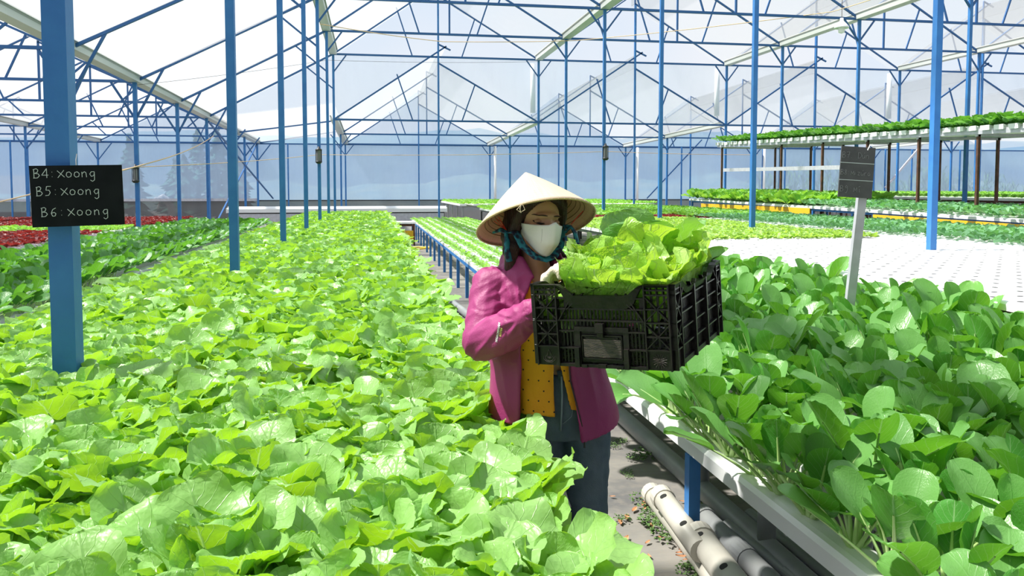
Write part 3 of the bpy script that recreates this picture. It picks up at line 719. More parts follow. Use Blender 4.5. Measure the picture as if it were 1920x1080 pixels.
def sow(key, spots, label, group, stuff_label, quota, near=6.0, size=1.0, sid=0, part=True, height=1.0, uniq=None):
    """spots: (x, y, z). The `quota` plants showing largest are things; the rest is one mass."""
    rng = random.Random(900 + sid)
    S = []
    for p in spots:
        if not in_view((p[0], p[1], p[2] + 0.15), 110, 150): continue
        d = proj(p[:3])[2]; S.append((d, p if len(p) > 3 else tuple(p) + (0,)))
    S.sort(key=lambda t: t[0])
    hi, lows, m = KIND[key]
    for d, p in S[:quota]:
        s = size * rng.uniform(.86, 1.14); rz = rng.uniform(0, 6.283)
        if d < near:
            me, ms = hi[rng.randrange(len(hi))]
            o = bpy.data.objects.new(NAMES[key], me); COL.objects.link(o)
            if part:
                c = bpy.data.objects.new('stalks', ms); COL.objects.link(c); c.parent = o
        else:
            o = bpy.data.objects.new(NAMES[key], low_mesh(key, rng.randrange(len(lows)))); COL.objects.link(o)
        o.location = p[:3]; o.rotation_euler = (rng.uniform(-.12, .12), rng.uniform(-.12, .12), rz); o.scale = (s, s, s * height * rng.uniform(.9, 1.1) * (1.14 if key == 'bok' and p[3] > 2 else 1.0))
        lab = label
        if uniq and d < uniq[0]:
            k = p[3] if uniq[1] == 0 else uniq[1] - p[3]; j = sum(1 for _, q in S if q[3] == p[3] and q[1] < p[1])
            if k < len(CNT) and j < len(CNT): lab = uniq[2] % (CNT[k], CNT[j])
        tag(o, lab, 'leafy vegetable', group)
    rest = S[quota:]
    if rest:
        Vs, Fs, Us, Rs = [], [], [], []; nb = 0
        for d, p in rest:
            V, F, U, Rr = lows[rng.randrange(len(lows))]
            a = rng.uniform(0, 6.283); s = size * rng.uniform(.86, 1.14); ca, sa = math.cos(a) * s, math.sin(a) * s
            W = np.empty_like(V); W[:, 0] = V[:, 0] * ca - V[:, 1] * sa + p[0]; W[:, 1] = V[:, 0] * sa + V[:, 1] * ca + p[1]; W[:, 2] = V[:, 2] * s * height + p[2]
            Vs.append(W); Fs.append(F + nb); Us.append(U); Rs.append((Rr + rng.random()) % 1); nb += len(V)
        me = np_mesh(key + '_mass', np.concatenate(Vs), np.concatenate(Fs), np.concatenate(Us), np.concatenate(Rs))
        o = link(NAMES[key] + '_bed', me, None, [m]); tag(o, stuff_label, 'leafy vegetables', kind='stuff')
    print('sow', key, sid, len(S), 'rest', len(rest))

# ================================================================ BENCHES
# lettering avoided: every channel is its own object
def channel(name, axis, a0, a1, c, z0, z1, w, h, m, label, group, holes=None, caps=True, ys=None):
    """channel along y (axis 'y') at x=c from y=a0..a1, heights z0->z1; top face is at z0/z1"""
    mb = MB(); prof = [(-w / 2, -h), (w / 2, -h), (w / 2, -h * 0.25), (w * 0.40, -0.003), (w * 0.25, 0.0), (-w * 0.25, 0.0), (-w * 0.40, -0.003), (-w / 2, -h * 0.25)]
    k = len(prof); n = 2
    V = []
    for (a, z) in ((a0, z0), (a1, z1)):
        for (q, dz) in prof: V.append((c + q, a, z + dz) if axis == 'y' else (a, c + q, z + dz))
    F = [(j, (j + 1) % k, k + (j + 1) % k, k + j) for j in range(k)] + [tuple(range(k)), tuple(range(2 * k - 1, k - 1, -1))]
    mb.add(V, F)
    o = mb.build(name, m); tag(o, label, 'growing channel', group)
    if holes:
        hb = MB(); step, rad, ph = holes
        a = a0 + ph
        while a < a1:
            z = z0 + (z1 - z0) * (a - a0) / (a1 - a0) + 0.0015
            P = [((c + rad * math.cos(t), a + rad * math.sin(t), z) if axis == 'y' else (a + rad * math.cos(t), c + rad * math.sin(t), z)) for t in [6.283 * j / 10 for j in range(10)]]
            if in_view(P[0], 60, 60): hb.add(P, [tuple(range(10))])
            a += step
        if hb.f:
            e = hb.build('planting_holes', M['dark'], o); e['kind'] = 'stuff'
    if caps:
        for a, z in ((a0, z0), (a1, z1)):
            e = MB()
            if axis == 'y': e.box(c - w * .54, c + w * .54, a - .012, a + .012, z - h * 1.06, z + .002)
            else: e.box(a - .012, a + .012, c - w * .54, c + w * .54, z - h * 1.06, z + .002)
            e.build('end_cap', m, o)
    return o
def frame(name, x0, x1, y0, y1, z0, z1, ny, label, group='bench frames', m='blue', legs=True, w=0.045, sides=(0, 1), mid=False):
    root = empty(name, (0, 0, 0)); tag(root, label, 'bench frame', group)
    xs = [x0, x1] + ([(x0 + x1) / 2] if mid else [])
    for x in xs:
        MB().bar((x, y0, z0 - w / 2), (x, y1, z1 - w / 2), w).build('side_rail', M[m], root)
    for i in range(ny + 1):
        t = i / ny; y = y0 + (y1 - y0) * t; z = z0 + (z1 - z0) * t
        MB().bar((x0, y, z - w), (x1, y, z - w), w * .9).build('cross_rail', M[m], root)
        if legs:
            for x in xs: MB().bar((x, y, 0), (x, y, z - w), w).build('leg', M[m], root)
    return root
def grid(x0, x1, dx, y0, y1, dy, z0, z1=None, jit=0.015, sid=0, skip=None):
    z1 = z0 if z1 is None else z1; rng = random.Random(sid); out = []; x = x0; r = 0
    while x <= x1 + 1e-6:
        y = y0 + (dy / 2 if r % 2 else 0)
        while y <= y1:
            if not (skip and skip(x, y)): out.append((x + rng.uniform(-jit, jit) * .3, y + rng.uniform(-jit, jit), z0 + (z1 - z0) * (y - y0) / (y1 - y0), r))
            y += dy
        x += dx; r += 1
    return out
def chans(x0, x1, dx, w, h, y0, y1, z0, z1, name_of, group, m='whitedirty', holes=None, rise=0.0):
    xs = []; x = x0
    while x <= x1 + 1e-6: xs.append(x); x += dx
    n = len(xs)
    words = ['outermost left', 'second from left', 'third from left', 'fourth from left', 'fifth from left', 'sixth from left', 'seventh from left', 'eighth from left', 'ninth from left', 'tenth from left', 'eleventh from left', 'twelfth from left',
             'thirteenth from left', 'fourteenth from left', 'fifteenth from left', 'sixteenth from left', 'seventeenth from left', 'eighteenth from left', 'nineteenth from left', 'twentieth from left', 'twenty first from left']
    for i, x in enumerate(xs):
        channel('growing_channel', 'y', y0, y1, x, z0 + rise * i, z1 + rise * i, w, h, M[m], 'white growing channel %s, %s' % (name_of, words[i]), group, holes)
    return xs
near_post = lambda x, y: any(abs(x + 1.21) < 0.085 and abs(y - (3.45 + 4 * i)) < 0.09 for i in range(7))

# A: mustard green bed, left
chans(-1.905, 0.35, 0.205, 0.11, 0.055, 0.5, 26.9, 0.63, 0.63, 'under the mustard greens', 'channels under the mustard greens')
frame('bench_frame', -1.97, 0.40, 0.6, 26.8, 0.57, 0.57, 20, 'blue steel bench frame under the mustard greens')
sow('mustard', grid(-1.915, 0.36, 0.175, 0.55, 26.8, 0.165, 0.63, jit=0.04, sid=1, skip=near_post), 'bright round leafed mustard green growing in the big left bed beside the grower', 'mustard greens in the left bed',
    'mass of bright mustard greens filling the far part of the left bed', 300, near=7.5, size=1.12, sid=1, uniq=(4.2, 13, 'mustard green in left bed, %s row from the aisle, %s from the camera'))
# B: dark bok choy beyond it
chans(-4.55, -2.87, 0.24, 0.12, 0.06, 3.2, 22, 0.55, 0.55, 'under the dark bok choy at far left', 'channels under the dark bok choy')
frame('bench_frame', -4.65, -2.80, 3.3, 21.9, 0.49, 0.49, 14, 'blue steel bench frame under the dark bok choy on the left')
sow('bokdark', grid(-4.50, -2.80, 0.24, 3.4, 21.9, 0.22, 0.55, jit=0.03, sid=2), 'dark glossy bok choy in the bed behind the chalkboard post', 'dark bok choy in the left back bed',
    'far mass of dark bok choy behind the chalkboard post', 170, near=9, size=1.22, sid=2)
# C: bok choy bed, right
chans(1.375, 3.3, 0.275, 0.135, 0.07, 0.45, 7.15, 0.505, 0.505, 'of the right bok choy bed', 'channels of the right bok choy bed', m='white', rise=0.019)
fr = frame('bench_frame', 1.42, 3.30, 0.5, 7.1, 0.435, 0.435, 1, 'blue steel bench frame of the right bok choy bed', legs=False)
for x, y in ((1.33, 3.15), (1.33, 6.3), (3.3, 3.15), (3.3, 6.3), (1.33, 0.6), (3.3, 0.6)):
    MB().bar((x, y, 0), (x, y, 0.43), 0.05).build('leg', M['blue'], fr)
sow('bok', [(a[0], a[1], 0.50 + 0.019 * a[3], a[3]) for a in grid(1.385, 3.32, 0.275, 0.7, 7.1, 0.20, 0.50, jit=0.02, sid=3, skip=lambda x, y: abs(x - 2.65) < .1 and abs(y - 4.2) < .1)], 'bok choy with pale stalks growing in the right hand bed by the aisle', 'bok choy in the right bed',
    'further bok choy in the right hand bed', 300, near=6.5, size=1.42, sid=3, uniq=(4.6, 0, 'bok choy in right bed, %s channel from the aisle, %s from the camera'))
# D: narrow channels of young plants behind the grower
chans(1.36, 3.2, 0.25, 0.10, 0.05, 7.6, 27.0, 0.56, 0.56, 'with young plants behind the grower', 'channels of young plants behind the grower', m='white')
frame('bench_frame', 1.33, 3.24, 7.7, 26.9, 0.505, 0.505, 16, 'blue steel bench frame with close legs behind the grower')
sow('seedling', grid(1.36, 3.2, 0.25, 7.7, 26.9, 0.15, 0.56, jit=0.02, sid=4), 'small young green plant in a white channel behind the grower', 'young plants behind the grower', 'far young plants behind the grower', 170, near=10, size=0.88, sid=4, part=False)
# G: broad white bench; empty in front, pale lettuce, red lettuce, green lettuce behind
def wide(x0, x1, y0, y1, z, pitch, name, group, holes=None, ch=0.05):
    return chans(x0, x1, pitch, pitch * 0.97, ch, y0, y1, z, z, name, group, m='white', holes=holes)
wide(3.58, 6.46, 2.2, 9.3, 0.92, 0.18, 'empty with dark holes right of the bok choy', 'empty white channels on the right bench', holes=(0.2, 0.019, 0.1))
chans(3.62, 6.46, 0.24, 0.12, 0.05, 9.4, 26.5, 0.92, 0.92, 'under the pale lettuce bed', 'channels under the pale lettuce')
frame('bench_frame', 3.52, 6.5, 2.3, 9.2, 0.865, 0.865, 4, 'dark bench frame under the empty white channels', m='grate')
frame('bench_frame', 3.6, 6.45, 9.5, 26.4, 0.865, 0.865, 8, 'dark bench frame under the pale lettuce bed', m='grate')
tag(MB().box(3.475, 3.49, 1.8, 9.2, 0.735, 0.845).build('yellow_skirt', M['yellow']), 'yellow plastic skirt hanging below the empty white channels', 'plastic skirt')
sow('lettuce', grid(3.60, 6.5, 0.16, 9.5, 16.2, 0.15, 0.92, jit=0.03, sid=5), 'small pale green lettuce on the bench behind the empty white channels', 'pale lettuces behind the empty channels', 'mass of pale green lettuce behind the empty white channels', 170, near=10.5, size=0.95, sid=5, part=False)
sow('red', grid(3.60, 7.9, 0.17, 16.4, 17.5, 0.17, 0.92, jit=0.03, sid=6), 'dark red lettuce in the thin red strip behind the crate', 'red lettuces behind the crate', 'x', 300, near=5, size=1.0, sid=6, part=False)
sow('green', grid(3.60, 6.4, 0.20, 17.7, 26.4, 0.2, 0.92, jit=0.03, sid=7), 'bright green lettuce far behind the crate, beyond the red strip', 'green lettuces beyond the red strip', 'mass of bright green lettuce beyond the red strip', 60, near=5, size=1.15, sid=7, part=False)
# H: blue green plants
chans(6.80, 9.05, 0.25, 0.16, 0.05, 4.6, 26.0, 0.94, 0.94, 'under the blue green kale', 'channels under the blue green kale', m='white')
frame('bench_frame', 6.78, 9.1, 4.8, 25.9, 0.885, 0.885, 9, 'dark bench frame under the blue green kale', m='grate')
sow('young', grid(6.98, 9.05, 0.2, 5.0, 16.4, 0.16, 0.94, jit=0.03, sid=8), 'blue green kale plant on the bench beyond the empty white channels', 'kale beyond the empty channels', 'mass of blue green kale beyond the empty white channels', 120, near=9, size=1.3, sid=8, part=False)
sow('green', grid(6.85, 9.05, 0.22, 16.5, 25.9, 0.2, 0.94, jit=0.03, sid=9), 'bright green lettuce under the raised bench in the far middle', 'green lettuces in the far middle', 'mass of bright green lettuce in the far middle', 25, near=5, size=1.2, sid=9, part=False)
# small grey ended bench with bushy plants at the right edge
for i in range(4): channel('growing_channel', 'x', 8.05, 11.5, 7.25 + 0.3 * i, 0.99, 0.99, 0.15, 0.06, M['white'], 'grey capped white channel with bushy lettuce at the right edge, %s from the camera' % ORD[i], 'bushy lettuce channels at the right edge')
frame('bench_frame', 8.1, 11.4, 7.2, 8.2, 0.93, 0.93, 1, 'small bench frame under the bushy lettuce at the right edge', m='grey')
sow('green', grid(8.15, 11.4, 0.3, 7.25, 8.3, 0.3, 0.99, jit=0.02, sid=10), 'bushy light green lettuce on the small bench at the right edge', 'bushy lettuces at the right edge', 'x', 40, near=12, size=1.1, sid=10, part=False)
# J / K: sloping long bench with yellow skirts
jz = lambda y: 1.09 + (1.27 - 1.09) * (y - 9.5) / 13.9
chans(9.75, 12.1, 0.25, 0.16, 0.06, 9.5, 23.4, jz(9.5), jz(23.4), 'of the long sloping bench on the right', 'channels of the long sloping bench', m='white')
frame('bench_frame', 9.72, 12.15, 9.6, 23.3, jz(9.5) - .06, jz(23.4) - .06, 8, 'blue and rust bench frame of the long sloping bench', m='blue')
tag(MB().add([(9.66, 9.6, .78), (9.66, 14.2, .78), (9.66, 14.2, 1.06), (9.66, 9.6, 1.01)], [(0, 1, 2, 3)]).add([(9.68, 9.6, .78), (9.68, 14.2, .78), (9.68, 14.2, 1.06), (9.68, 9.6, 1.01)], [(3, 2, 1, 0)]).build('yellow_skirt', M['yellow']), 'yellow plastic skirt in front of the sloping bench, nearer one', 'plastic skirt')
tag(MB().box(9.66, 9.68, 16.5, 22.5, .93, 1.13).build('yellow_skirt', M['yellow']), 'yellow plastic skirt in front of the sloping bench, farther one', 'plastic skirt')
sow('young', grid(9.75, 12.1, 0.2, 9.6, 17.0, 0.17, jz(9.5), jz(17), jit=0.03, sid=11), 'kale on the near half of the long sloping bench', 'kale on the long sloping bench', 'mass of kale on the long sloping bench', 80, near=5, size=1.75, sid=11, part=False)
sow('green', grid(9.75, 12.1, 0.25, 17.1, 23.3, 0.22, jz(17), jz(23.3), jit=0.03, sid=12), 'tall bright lettuce at the far end of the long sloping bench', 'tall lettuces on the long sloping bench', 'mass of tall bright lettuce on the long sloping bench', 30, near=5, size=2.3, sid=12, part=False, height=1.2)
# I: raised shelf on rusty posts
iz = lambda y: 2.66 + (3.02 - 2.66) * (y - 11.8) / 12.1
for i in range(47): channel('growing_channel', 'x', 10.74, 12.76, 9.1 + .32 * i, iz(9.1 + .32 * i), iz(9.1 + .32 * i), 0.20, 0.08, M['white'], ('white cross channel of the raised shelf, %s from its far end' % CNT[46 - i] if i > 26 else 'white cross channel end on along the nearer part of the raised shelf'), 'cross channels of the raised shelf')
root = empty('shelf_frame', (0, 0, 0)); tag(root, 'tall rusty post frame carrying the raised shelf of greens', 'shelf frame')
for x in (10.8, 12.7): MB().bar((x, 9, iz(9) - .10), (x, 23.9, iz(23.9) - .10), .05, .10).build('side_rail', M['metal'], root)
for i, y in enumerate((11.6, 12.9, 14.5, 16.2, 18.0, 20.0, 21.6, 23.7)):
    MB().bar((10.8, y, iz(y) - .16), (12.7, y, iz(y) - .16), .05).build('cross_rail', M['metal'], root)
    for x in (10.85, 12.65): MB().bar((x, y, 0), (x, y, iz(y) - .14), .05).build('leg', M['brown'], root)
MB().bar((10.83, 16.2, 2.05), (10.83, 23.5, 2.15), .05, .10).build('brace_rail', M['metal'], root)
sow('leafy', grid(10.85, 12.65, 0.2, 9.1, 23.8, 0.15, iz(9.1), iz(23.8), jit=0.03, sid=13), 'leafy green on the raised shelf above the right benches', 'greens on the raised shelf', 'mass of leafy greens on the raised shelf', 70, near=5, size=1.65, sid=13, part=False)
# L: far right benches at eye height
for (xa, xb, ya, yb, z, nm, sid) in ((13.6, 15.2, 13.5, 27, 1.36, 'first', 14), (16.2, 18.0, 16, 30, 1.40, 'second', 15)):
    chans(xa, xb, 0.4, 0.2, 0.06, ya, yb, z, z, 'of the %s bench behind the raised shelf' % nm, 'channels of the %s bench behind the raised shelf' % nm, m='white')
    frame('bench_frame', xa, xb, ya + .1, yb - .1, z - .06, z - .06, 6, 'rusty bench frame of the %s bench behind the raised shelf' % nm, m='brown')
    sow('green', grid(xa, xb, 0.4, ya + .1, yb - .1, 0.25, z, jit=0.03, sid=sid), 'small greens on the %s bench behind the raised shelf' % nm, 'greens on the %s bench behind the raised shelf' % nm, 'mass of small greens on the %s bench behind the raised shelf' % nm, 14, near=2, size=0.9, sid=sid, part=False)
# M: far bench in the middle distance, far trough
chans(3.2, 10.6, 0.5, 0.22, 0.06, 28.3, 36, 1.02, 1.02, 'of the rearmost middle bench', 'channels of the rearmost middle bench', m='white')
frame('bench_frame', 3.2, 10.6, 28.4, 35.9, 0.96, 0.96, 4, 'grey bench frame of the rearmost middle bench', m='grey')
sow('green', grid(3.2, 10.6, 0.25, 28.4, 35.8, 0.3, 1.02, jit=0.03, sid=16), 'small green plant on the rearmost middle bench', 'greens on the rearmost middle bench', 'mass of small greens on the rearmost middle bench', 10, near=2, size=1.0, sid=16, part=False)
for k, (y, z) in enumerate(((28.2, 0.92), (28.5, 0.96))):
    channel('growing_channel', 'x', -4.8, 2.6, y, z, z, 0.22, 0.16, M['white'], 'long white cross trough beyond the mustard greens, %s one' % ('nearer', 'farther')[k], 'cross troughs at the back')
frame('bench_frame', -4.7, 2.5, 28.15, 28.55, 0.78, 0.78, 1, 'dark stand under the white cross troughs', m='grate', mid=True)
tag(MB().box(-4.7, 2.5, 28.12, 28.14, 0.35, 0.72).build('plastic_sheet', M['metal']), 'grey plastic sheet hanging below the cross troughs', 'plastic sheet')
# bench end between the two beds with yellow panel
for k in range(3): channel('growing_channel', 'x', 0.55, 1.18, 22.2 + .25 * k, 0.66, 0.66, 0.14, 0.06, M['white'], 'short white channel bridging the aisle end, %s from the camera' % ORD[k], 'short channels at the aisle end')
frame('bench_frame', 0.58, 1.15, 22.2, 22.8, 0.60, 0.60, 1, 'rusty stand of the short channels at the aisle end', m='brown')
tag(MB().box(0.5, 1.12, 22.05, 22.07, 0.18, 0.42).build('yellow_skirt', M['yellow']), 'yellow panel on the stand at the far end of the aisle', 'plastic skirt')
# R: red lettuce beds, channels crosswise
n = 0; y = 11.6; rc = []
while y < 27.6: rc.append(y); y += 0.36
for i, y in enumerate(rc):
    channel('growing_channel', 'x', -12.6, -5.72, y, 0.60, 0.60, 0.13, 0.07, M['whitedirty'], 'white cross channel of the red lettuce bench at far left', 'cross channels of the red lettuce bench')
fr = frame('bench_frame', -12.5, -5.8, 11.6, 27.4, 0.53, 0.53, 12, 'rusty bench frame under the red lettuce bench', m='brown', mid=True)
def rg(f):
    out = []; rr = random.Random(77)
    for y in rc:
        x = -5.85
        while x > -12.5:
            if f(y): out.append((x + rr.uniform(-.02, .02), y + rr.uniform(-.02, .02), 0.60))
            x -= 0.2
    return out
isg = lambda y: y < 13.4 or 18.6 < y < 21.2
sow('red', rg(lambda y: not isg(y)), 'dark red lettuce on the bench behind the black chalkboard', 'red lettuces behind the chalkboard', 'mass of dark red lettuce behind the black chalkboard', 180, near=3, size=1.25, sid=17, part=False)
sow('green', rg(isg), 'green lettuce among the red ones behind the black chalkboard', 'green lettuces among the red ones', 'mass of green lettuce among the red ones behind the chalkboard', 25, near=3, size=0.95, sid=18, part=False)
# ================================================================ THE GROWER
def px(x, y, z):   # figure frame -> Vector
    return Vector((x, y, z))
PR = empty('person', (0.10 * math.cos(YAW) + 2.68 * math.sin(YAW), 2.68 * math.cos(YAW) - 0.10 * math.sin(YAW), 0), -YAW)
tag(PR, 'woman grower in conical hat, white mask and magenta jacket holding a black crate', 'person')
def baked(mb, voxel, name, mats, parent, smooth_it=2, disp=None, dec=None):
    me = bpy.data.meshes.new('tmp'); me.from_pydata([tuple(p) for p in mb.v], [], mb.f)
    o = bpy.data.objects.new('tmp', me); COL.objects.link(o)
    r = o.modifiers.new('r', 'REMESH'); r.mode = 'VOXEL'; r.voxel_size = voxel
    if smooth_it:
        s = o.modifiers.new('s', 'SMOOTH'); s.factor = 0.5; s.iterations = smooth_it
    dg = bpy.context.evaluated_depsgraph_get(); dg.update()
    m2 = bpy.data.meshes.new_from_object(o.evaluated_get(dg)); bpy.data.objects.remove(o)
    if disp:
        n = len(m2.vertices); co = np.empty(n * 3, np.float32); m2.vertices.foreach_get('co', co); co = co.reshape(-1, 3)
        no = np.empty(n * 3, np.float32); m2.vertices.foreach_get('normal', no) if hasattr(m2.vertices[0], 'normal') else None; no = no.reshape(-1, 3)
        d = np.array([disp(Vector(c)) for c in co], np.float32)
        m2.vertices.foreach_set('co', (co + no * d[:, None]).ravel())
    m2.name = name; m2.materials.clear(); smooth(m2); m2.update()
    return link(name, m2, parent, mats if isinstance(mats, (list, tuple)) else [mats])
def cap(mb, a, b, ra, rb, n=14, k=6):
    """tapered capsule"""
    a, b = Vector(a), Vector(b); d = (b - a); L_ = d.length; q = d.to_track_quat('Z', 'Y').to_matrix()
    prof = []
    for i in range(k + 1): t = math.pi / 2 * i / k; prof.append((max(ra * math.sin(t), 1e-4), -ra * math.cos(t)))
    for i in range(k + 1): t = math.pi / 2 * (1 - i / k); prof.append((max(rb * math.sin(t), 1e-4), L_ + rb * math.cos(t)))
    V = []; F = []
    for r, z in prof:
        for j in range(n):
            an = 2 * math.pi * j / n; V.append(a + q @ Vector((r * math.cos(an), r * math.sin(an), z)))
    kk = len(prof)
    for i in range(kk - 1):
        for j in range(n): F.append((i * n + j, i * n + (j + 1) % n, (i + 1) * n + (j + 1) % n, (i + 1) * n + j))
    F.append(tuple(range(n))[::-1]); F.append(tuple((kk - 1) * n + j for j in range(n)))
    mb.add(V, F)
def chain(mb, pts, rs):
    for i in range(len(pts) - 1): cap(mb, pts[i], pts[i + 1], rs[i], rs[i + 1])
def loft(mb, rings, n=32, closed=True):
    V = []; F = []
    for (c, rx, ry) in rings:
        for j in range(n):
            a = 2 * math.pi * j / n; V.append((c[0] + rx * math.cos(a), c[1] + ry * math.sin(a), c[2]))
    k = len(rings)
    for i in range(k - 1):
        for j in range(n): F.append((i * n + j, i * n + (j + 1) % n, (i + 1) * n + (j + 1) % n, (i + 1) * n + j))
    F.append(tuple(range(n))[::-1]); F.append(tuple((k - 1) * n + j for j in range(n))); mb.add(V, F)
def hand(mb, W, palm_dir, palm_n, s=1.0, curl=(0.5, 0.9, 0.9), right=True, thumb_curl=0.5, r=0.0085, grow=0.0):
    """wrist W, direction the fingers start in, normal out of the palm (fingers curl towards it)"""
    W = Vector(W); d = Vector(palm_dir).normalized(); nrm = Vector(palm_n); nrm = (nrm - d * nrm.dot(d)).normalized(); sd = d.cross(nrm) * (1 if right else -1)
    k0 = W + d * .085 * s
    for i in range(5):
        a = W + sd * (-.020 + .010 * i) * s; b = k0 + sd * (-.032 + .016 * i) * s
        cap(mb, a, b, (.014 + grow) * s, (.0125 + grow) * s)
    lens = [(.040, .024, .019), (.044, .028, .021), (.041, .026, .020), (.033, .020, .017)]
    for i, l in enumerate(lens):
        p = k0 + sd * (.030 - .020 * i) * s; ang = 0
        for j in range(3):
            ang += curl[j] * (1 + 0.06 * i); v = d * math.cos(ang) + nrm * math.sin(ang); q = p + v * l[j] * s
            cap(mb, p, q, (r - .0006 * j + grow) * s, (r - .0012 - .0006 * j + grow) * s); p = q
    p = W + d * .028 * s + sd * .022 * s; v = (d * .55 + sd * .75 + nrm * .35).normalized()
    for j, l in enumerate((.040, .030, .024)):
        q = p + v * l * s; cap(mb, p, q, (.0115 - .001 * j + grow) * s, (.0105 - .001 * j + grow) * s); p = q
        v = (v + (nrm * .9 + d * .3) * thumb_curl * .5).normalized()

# joints in the figure frame (x to the picture's right, y away from the camera)
CX = 0.0
NECK = px(-.02, .045, 1.285); CHEST = px(.0, .07, 1.12); WAIST = px(.035, .075, .95); HIP = px(.065, .075, .78)
SHR = px(-.160, .045, 1.225); ELR = px(-.190, -.05, 1.050); WRR = px(.006, -.248, 1.200)      # her right arm, on the picture's left
SHL = px(.150, .080, 1.225); ELL = px(.27, .14, 1.02); WRL = px(.315, .085, 1.165)
HC = px(-.014, .02, 1.452)        # head centre
hy, hp, hr = R(24), R(-10), R(4)
HM = Matrix.Rotation(hy, 3, 'Z') @ Matrix.Rotation(hp, 3, 'X') @ Matrix.Rotation(hr, 3, 'Y')   # head frame: -y face, z up
HM = Matrix.Rotation(hy, 3, 'Z') @ Matrix.Rotation(R(9), 3, 'X') @ Matrix.Rotation(hr, 3, 'Y')
def hd(x, y, z): return HC + HM @ Vector((x, y, z))
skin = mat('skin', (0.56, 0.32, 0.20), 0.5, 0, (0.60, 0.34, 0.22), 8)
body = MB()
loft(body, [(px(.065, .075, .74), .150, .095), (px(.062, .075, .82), .155, .100), (px(.04, .075, .93), .118, .082), (px(.03, .07, 1.0), .122, .083), (px(.005, .07, 1.12), .140, .095), (px(-.01, .06, 1.20), .140, .082), (px(-.015, .055, 1.26), .090, .06)], 28)
chain(body, [px(-.016, .055, 1.24), px(-.018, .045, 1.30), hd(0, .03, -.05)], [.058, .047, .047])
chain(body, [px(-.03, .05, 1.235), SHR], [.05, .052]); chain(body, [px(.02, .06, 1.23), SHL], [.05, .052])
chain(body, [SHR, ELR, WRR], [.048, .037, .025]); chain(body, [SHL, ELL, WRL], [.048, .037, .025])
KR = px(.0, .04, .43); AR = px(-.015, .09, .08); KL = px(.165, .03, .43); AL = px(.165, .10, .08)
chain(body, [px(.0, .08, .75), KR, px(-.005, .085, .30), AR], [.082, .052, .050, .034]); chain(body, [px(.135, .08, .75), KL, px(.165, .075, .30), AL], [.082, .052, .050, .034])
chain(body, [AR + Vector((0, 0, -.04)), AR + Vector((-.02, -.16, -.055))], [.034, .026]); chain(body, [AL + Vector((0, 0, -.04)), AL + Vector((.03, -.16, -.055))], [.034, .026])
# head
body.ell(hd(0, .012, .022), (.073, .092, .078), HM); body.ell(hd(0, -.018, -.02), (.062, .072, .082), HM)
body.ell(hd(0, -.040, -.068), (.040, .045, .034), HM); body.ell(hd(0, -.078, .024), (.045, .016, .012), HM)
for s in (-1, 1):
    body.ell(hd(s * .038, -.062, -.018), (.022, .020, .018), HM); body.ell(hd(s * .074, .005, -.008), (.008, .018, .030), HM)
cap(body, hd(0, -.086, .010), hd(0, -.101, -.022), .009, .013)
cap(body, hd(-.016, -.083, -.050), hd(.016, -.083, -.050), .008, .008)
# hands: right hand curls over the crate's left rim, left hand under the far rim
RD, RN = Vector((.12, -.06, 1.0)), Vector((.888, -.46, -.15)); LD, LN = Vector((.45, -.35, .75)), Vector((.4, -.85, -.3))
hand(body, WRR, RD, RN, 1.0, right=True); hand(body, WRL, LD, LN, 1.0, right=False)
bo = baked(body, .0055, 'body', skin, PR, 2)
# eyes, lashes and brows
lidm = mat('eyelid_skin', (0.42, 0.22, 0.14), .5); lash = mat('eyelash', (0.015, 0.01, 0.01), .6); browm = mat('brow_hair', (0.06, 0.035, 0.025), .8); hairm = mat('dark_hair', (0.018, 0.008, 0.007), .38, 0, (0.05, 0.018, 0.014), 6, .6, 60, stretch=(8, 8, 1))
def on_face(x, z, off=0.0):   # a point just outside the face surface, in head space
    best = 0
    for (c, r) in (((0, .012, .022), (.073, .092, .078)), ((0, -.018, -.02), (.062, .072, .082)), ((0, -.078, .024), (.045, .016, .012)), ((-.038, -.062, -.018), (.022, .020, .018)), ((.038, -.062, -.018), (.022, .020, .018))):
        q = 1 - ((x - c[0]) / r[0]) ** 2 - ((z - c[2]) / r[2]) ** 2
        if q > 0: best = min(best, c[1] - r[1] * math.sqrt(q))
    return hd(x, best - off, z)
for s in (-1, 1):
    e = MB(); e.ell(on_face(s * .031, .003, -.004), (.015, .008, .008), HM); e.build('eyelid', lidm, PR, True)
    e = MB(); e.tube([on_face(s * (.016 + .0045 * i), -.001 - .0028 * math.sin(math.pi * i / 7) + .0012 * i * .4, .0028) for i in range(8)], [.001, .0022, .0032, .0036, .0036, .0034, .003, .0014], 6); e.build('eyelashes', lash, PR, True)
    e = MB(); e.tube([on_face(s * (.012 + .0055 * i), .025 + .004 * math.sin(math.pi * i / 8) - .0009 * i, .0005) for i in range(8)], [.002, .0040, .0048, .0048, .0042, .0036, .003, .0014], 6, True, .6); e.build('eyebrow', browm, PR, True)
# mask
mk = MB(); V = []; F = []; nu, nv = 24, 16
for i in range(nv + 1):
    t = i / nv
    for j in range(nu + 1):
        s = -1 + 2 * j / nu
        top = .004 - .018 * abs(s) ** 1.3 if abs(s) > .25 else .004 - .018 * .25 ** 1.3 * (abs(s) / .25) + .009 * (1 - abs(s) / .25)
        bot = -.108 + .062 * abs(s) ** 2.2
        z = top + (bot - top) * t; w = .068 - .010 * t
        x = s * w; bulge = .020 * (1 - abs(s) ** 1.6) * math.sin(math.pi * (0.20 + 0.65 * t))
        y = -.1 - bulge + .088 * abs(s) ** 2.4 + (.030 * max(0, t - .6) / .4) - (.004 if abs(s) < .06 else 0)
        V.append(hd(x * 1.05, y - .017, z))
for i in range(nv):
    for j in range(nu): F.append((i * (nu + 1) + j, i * (nu + 1) + j + 1, (i + 1) * (nu + 1) + j + 1, (i + 1) * (nu + 1) + j))
mk.add(V, F)
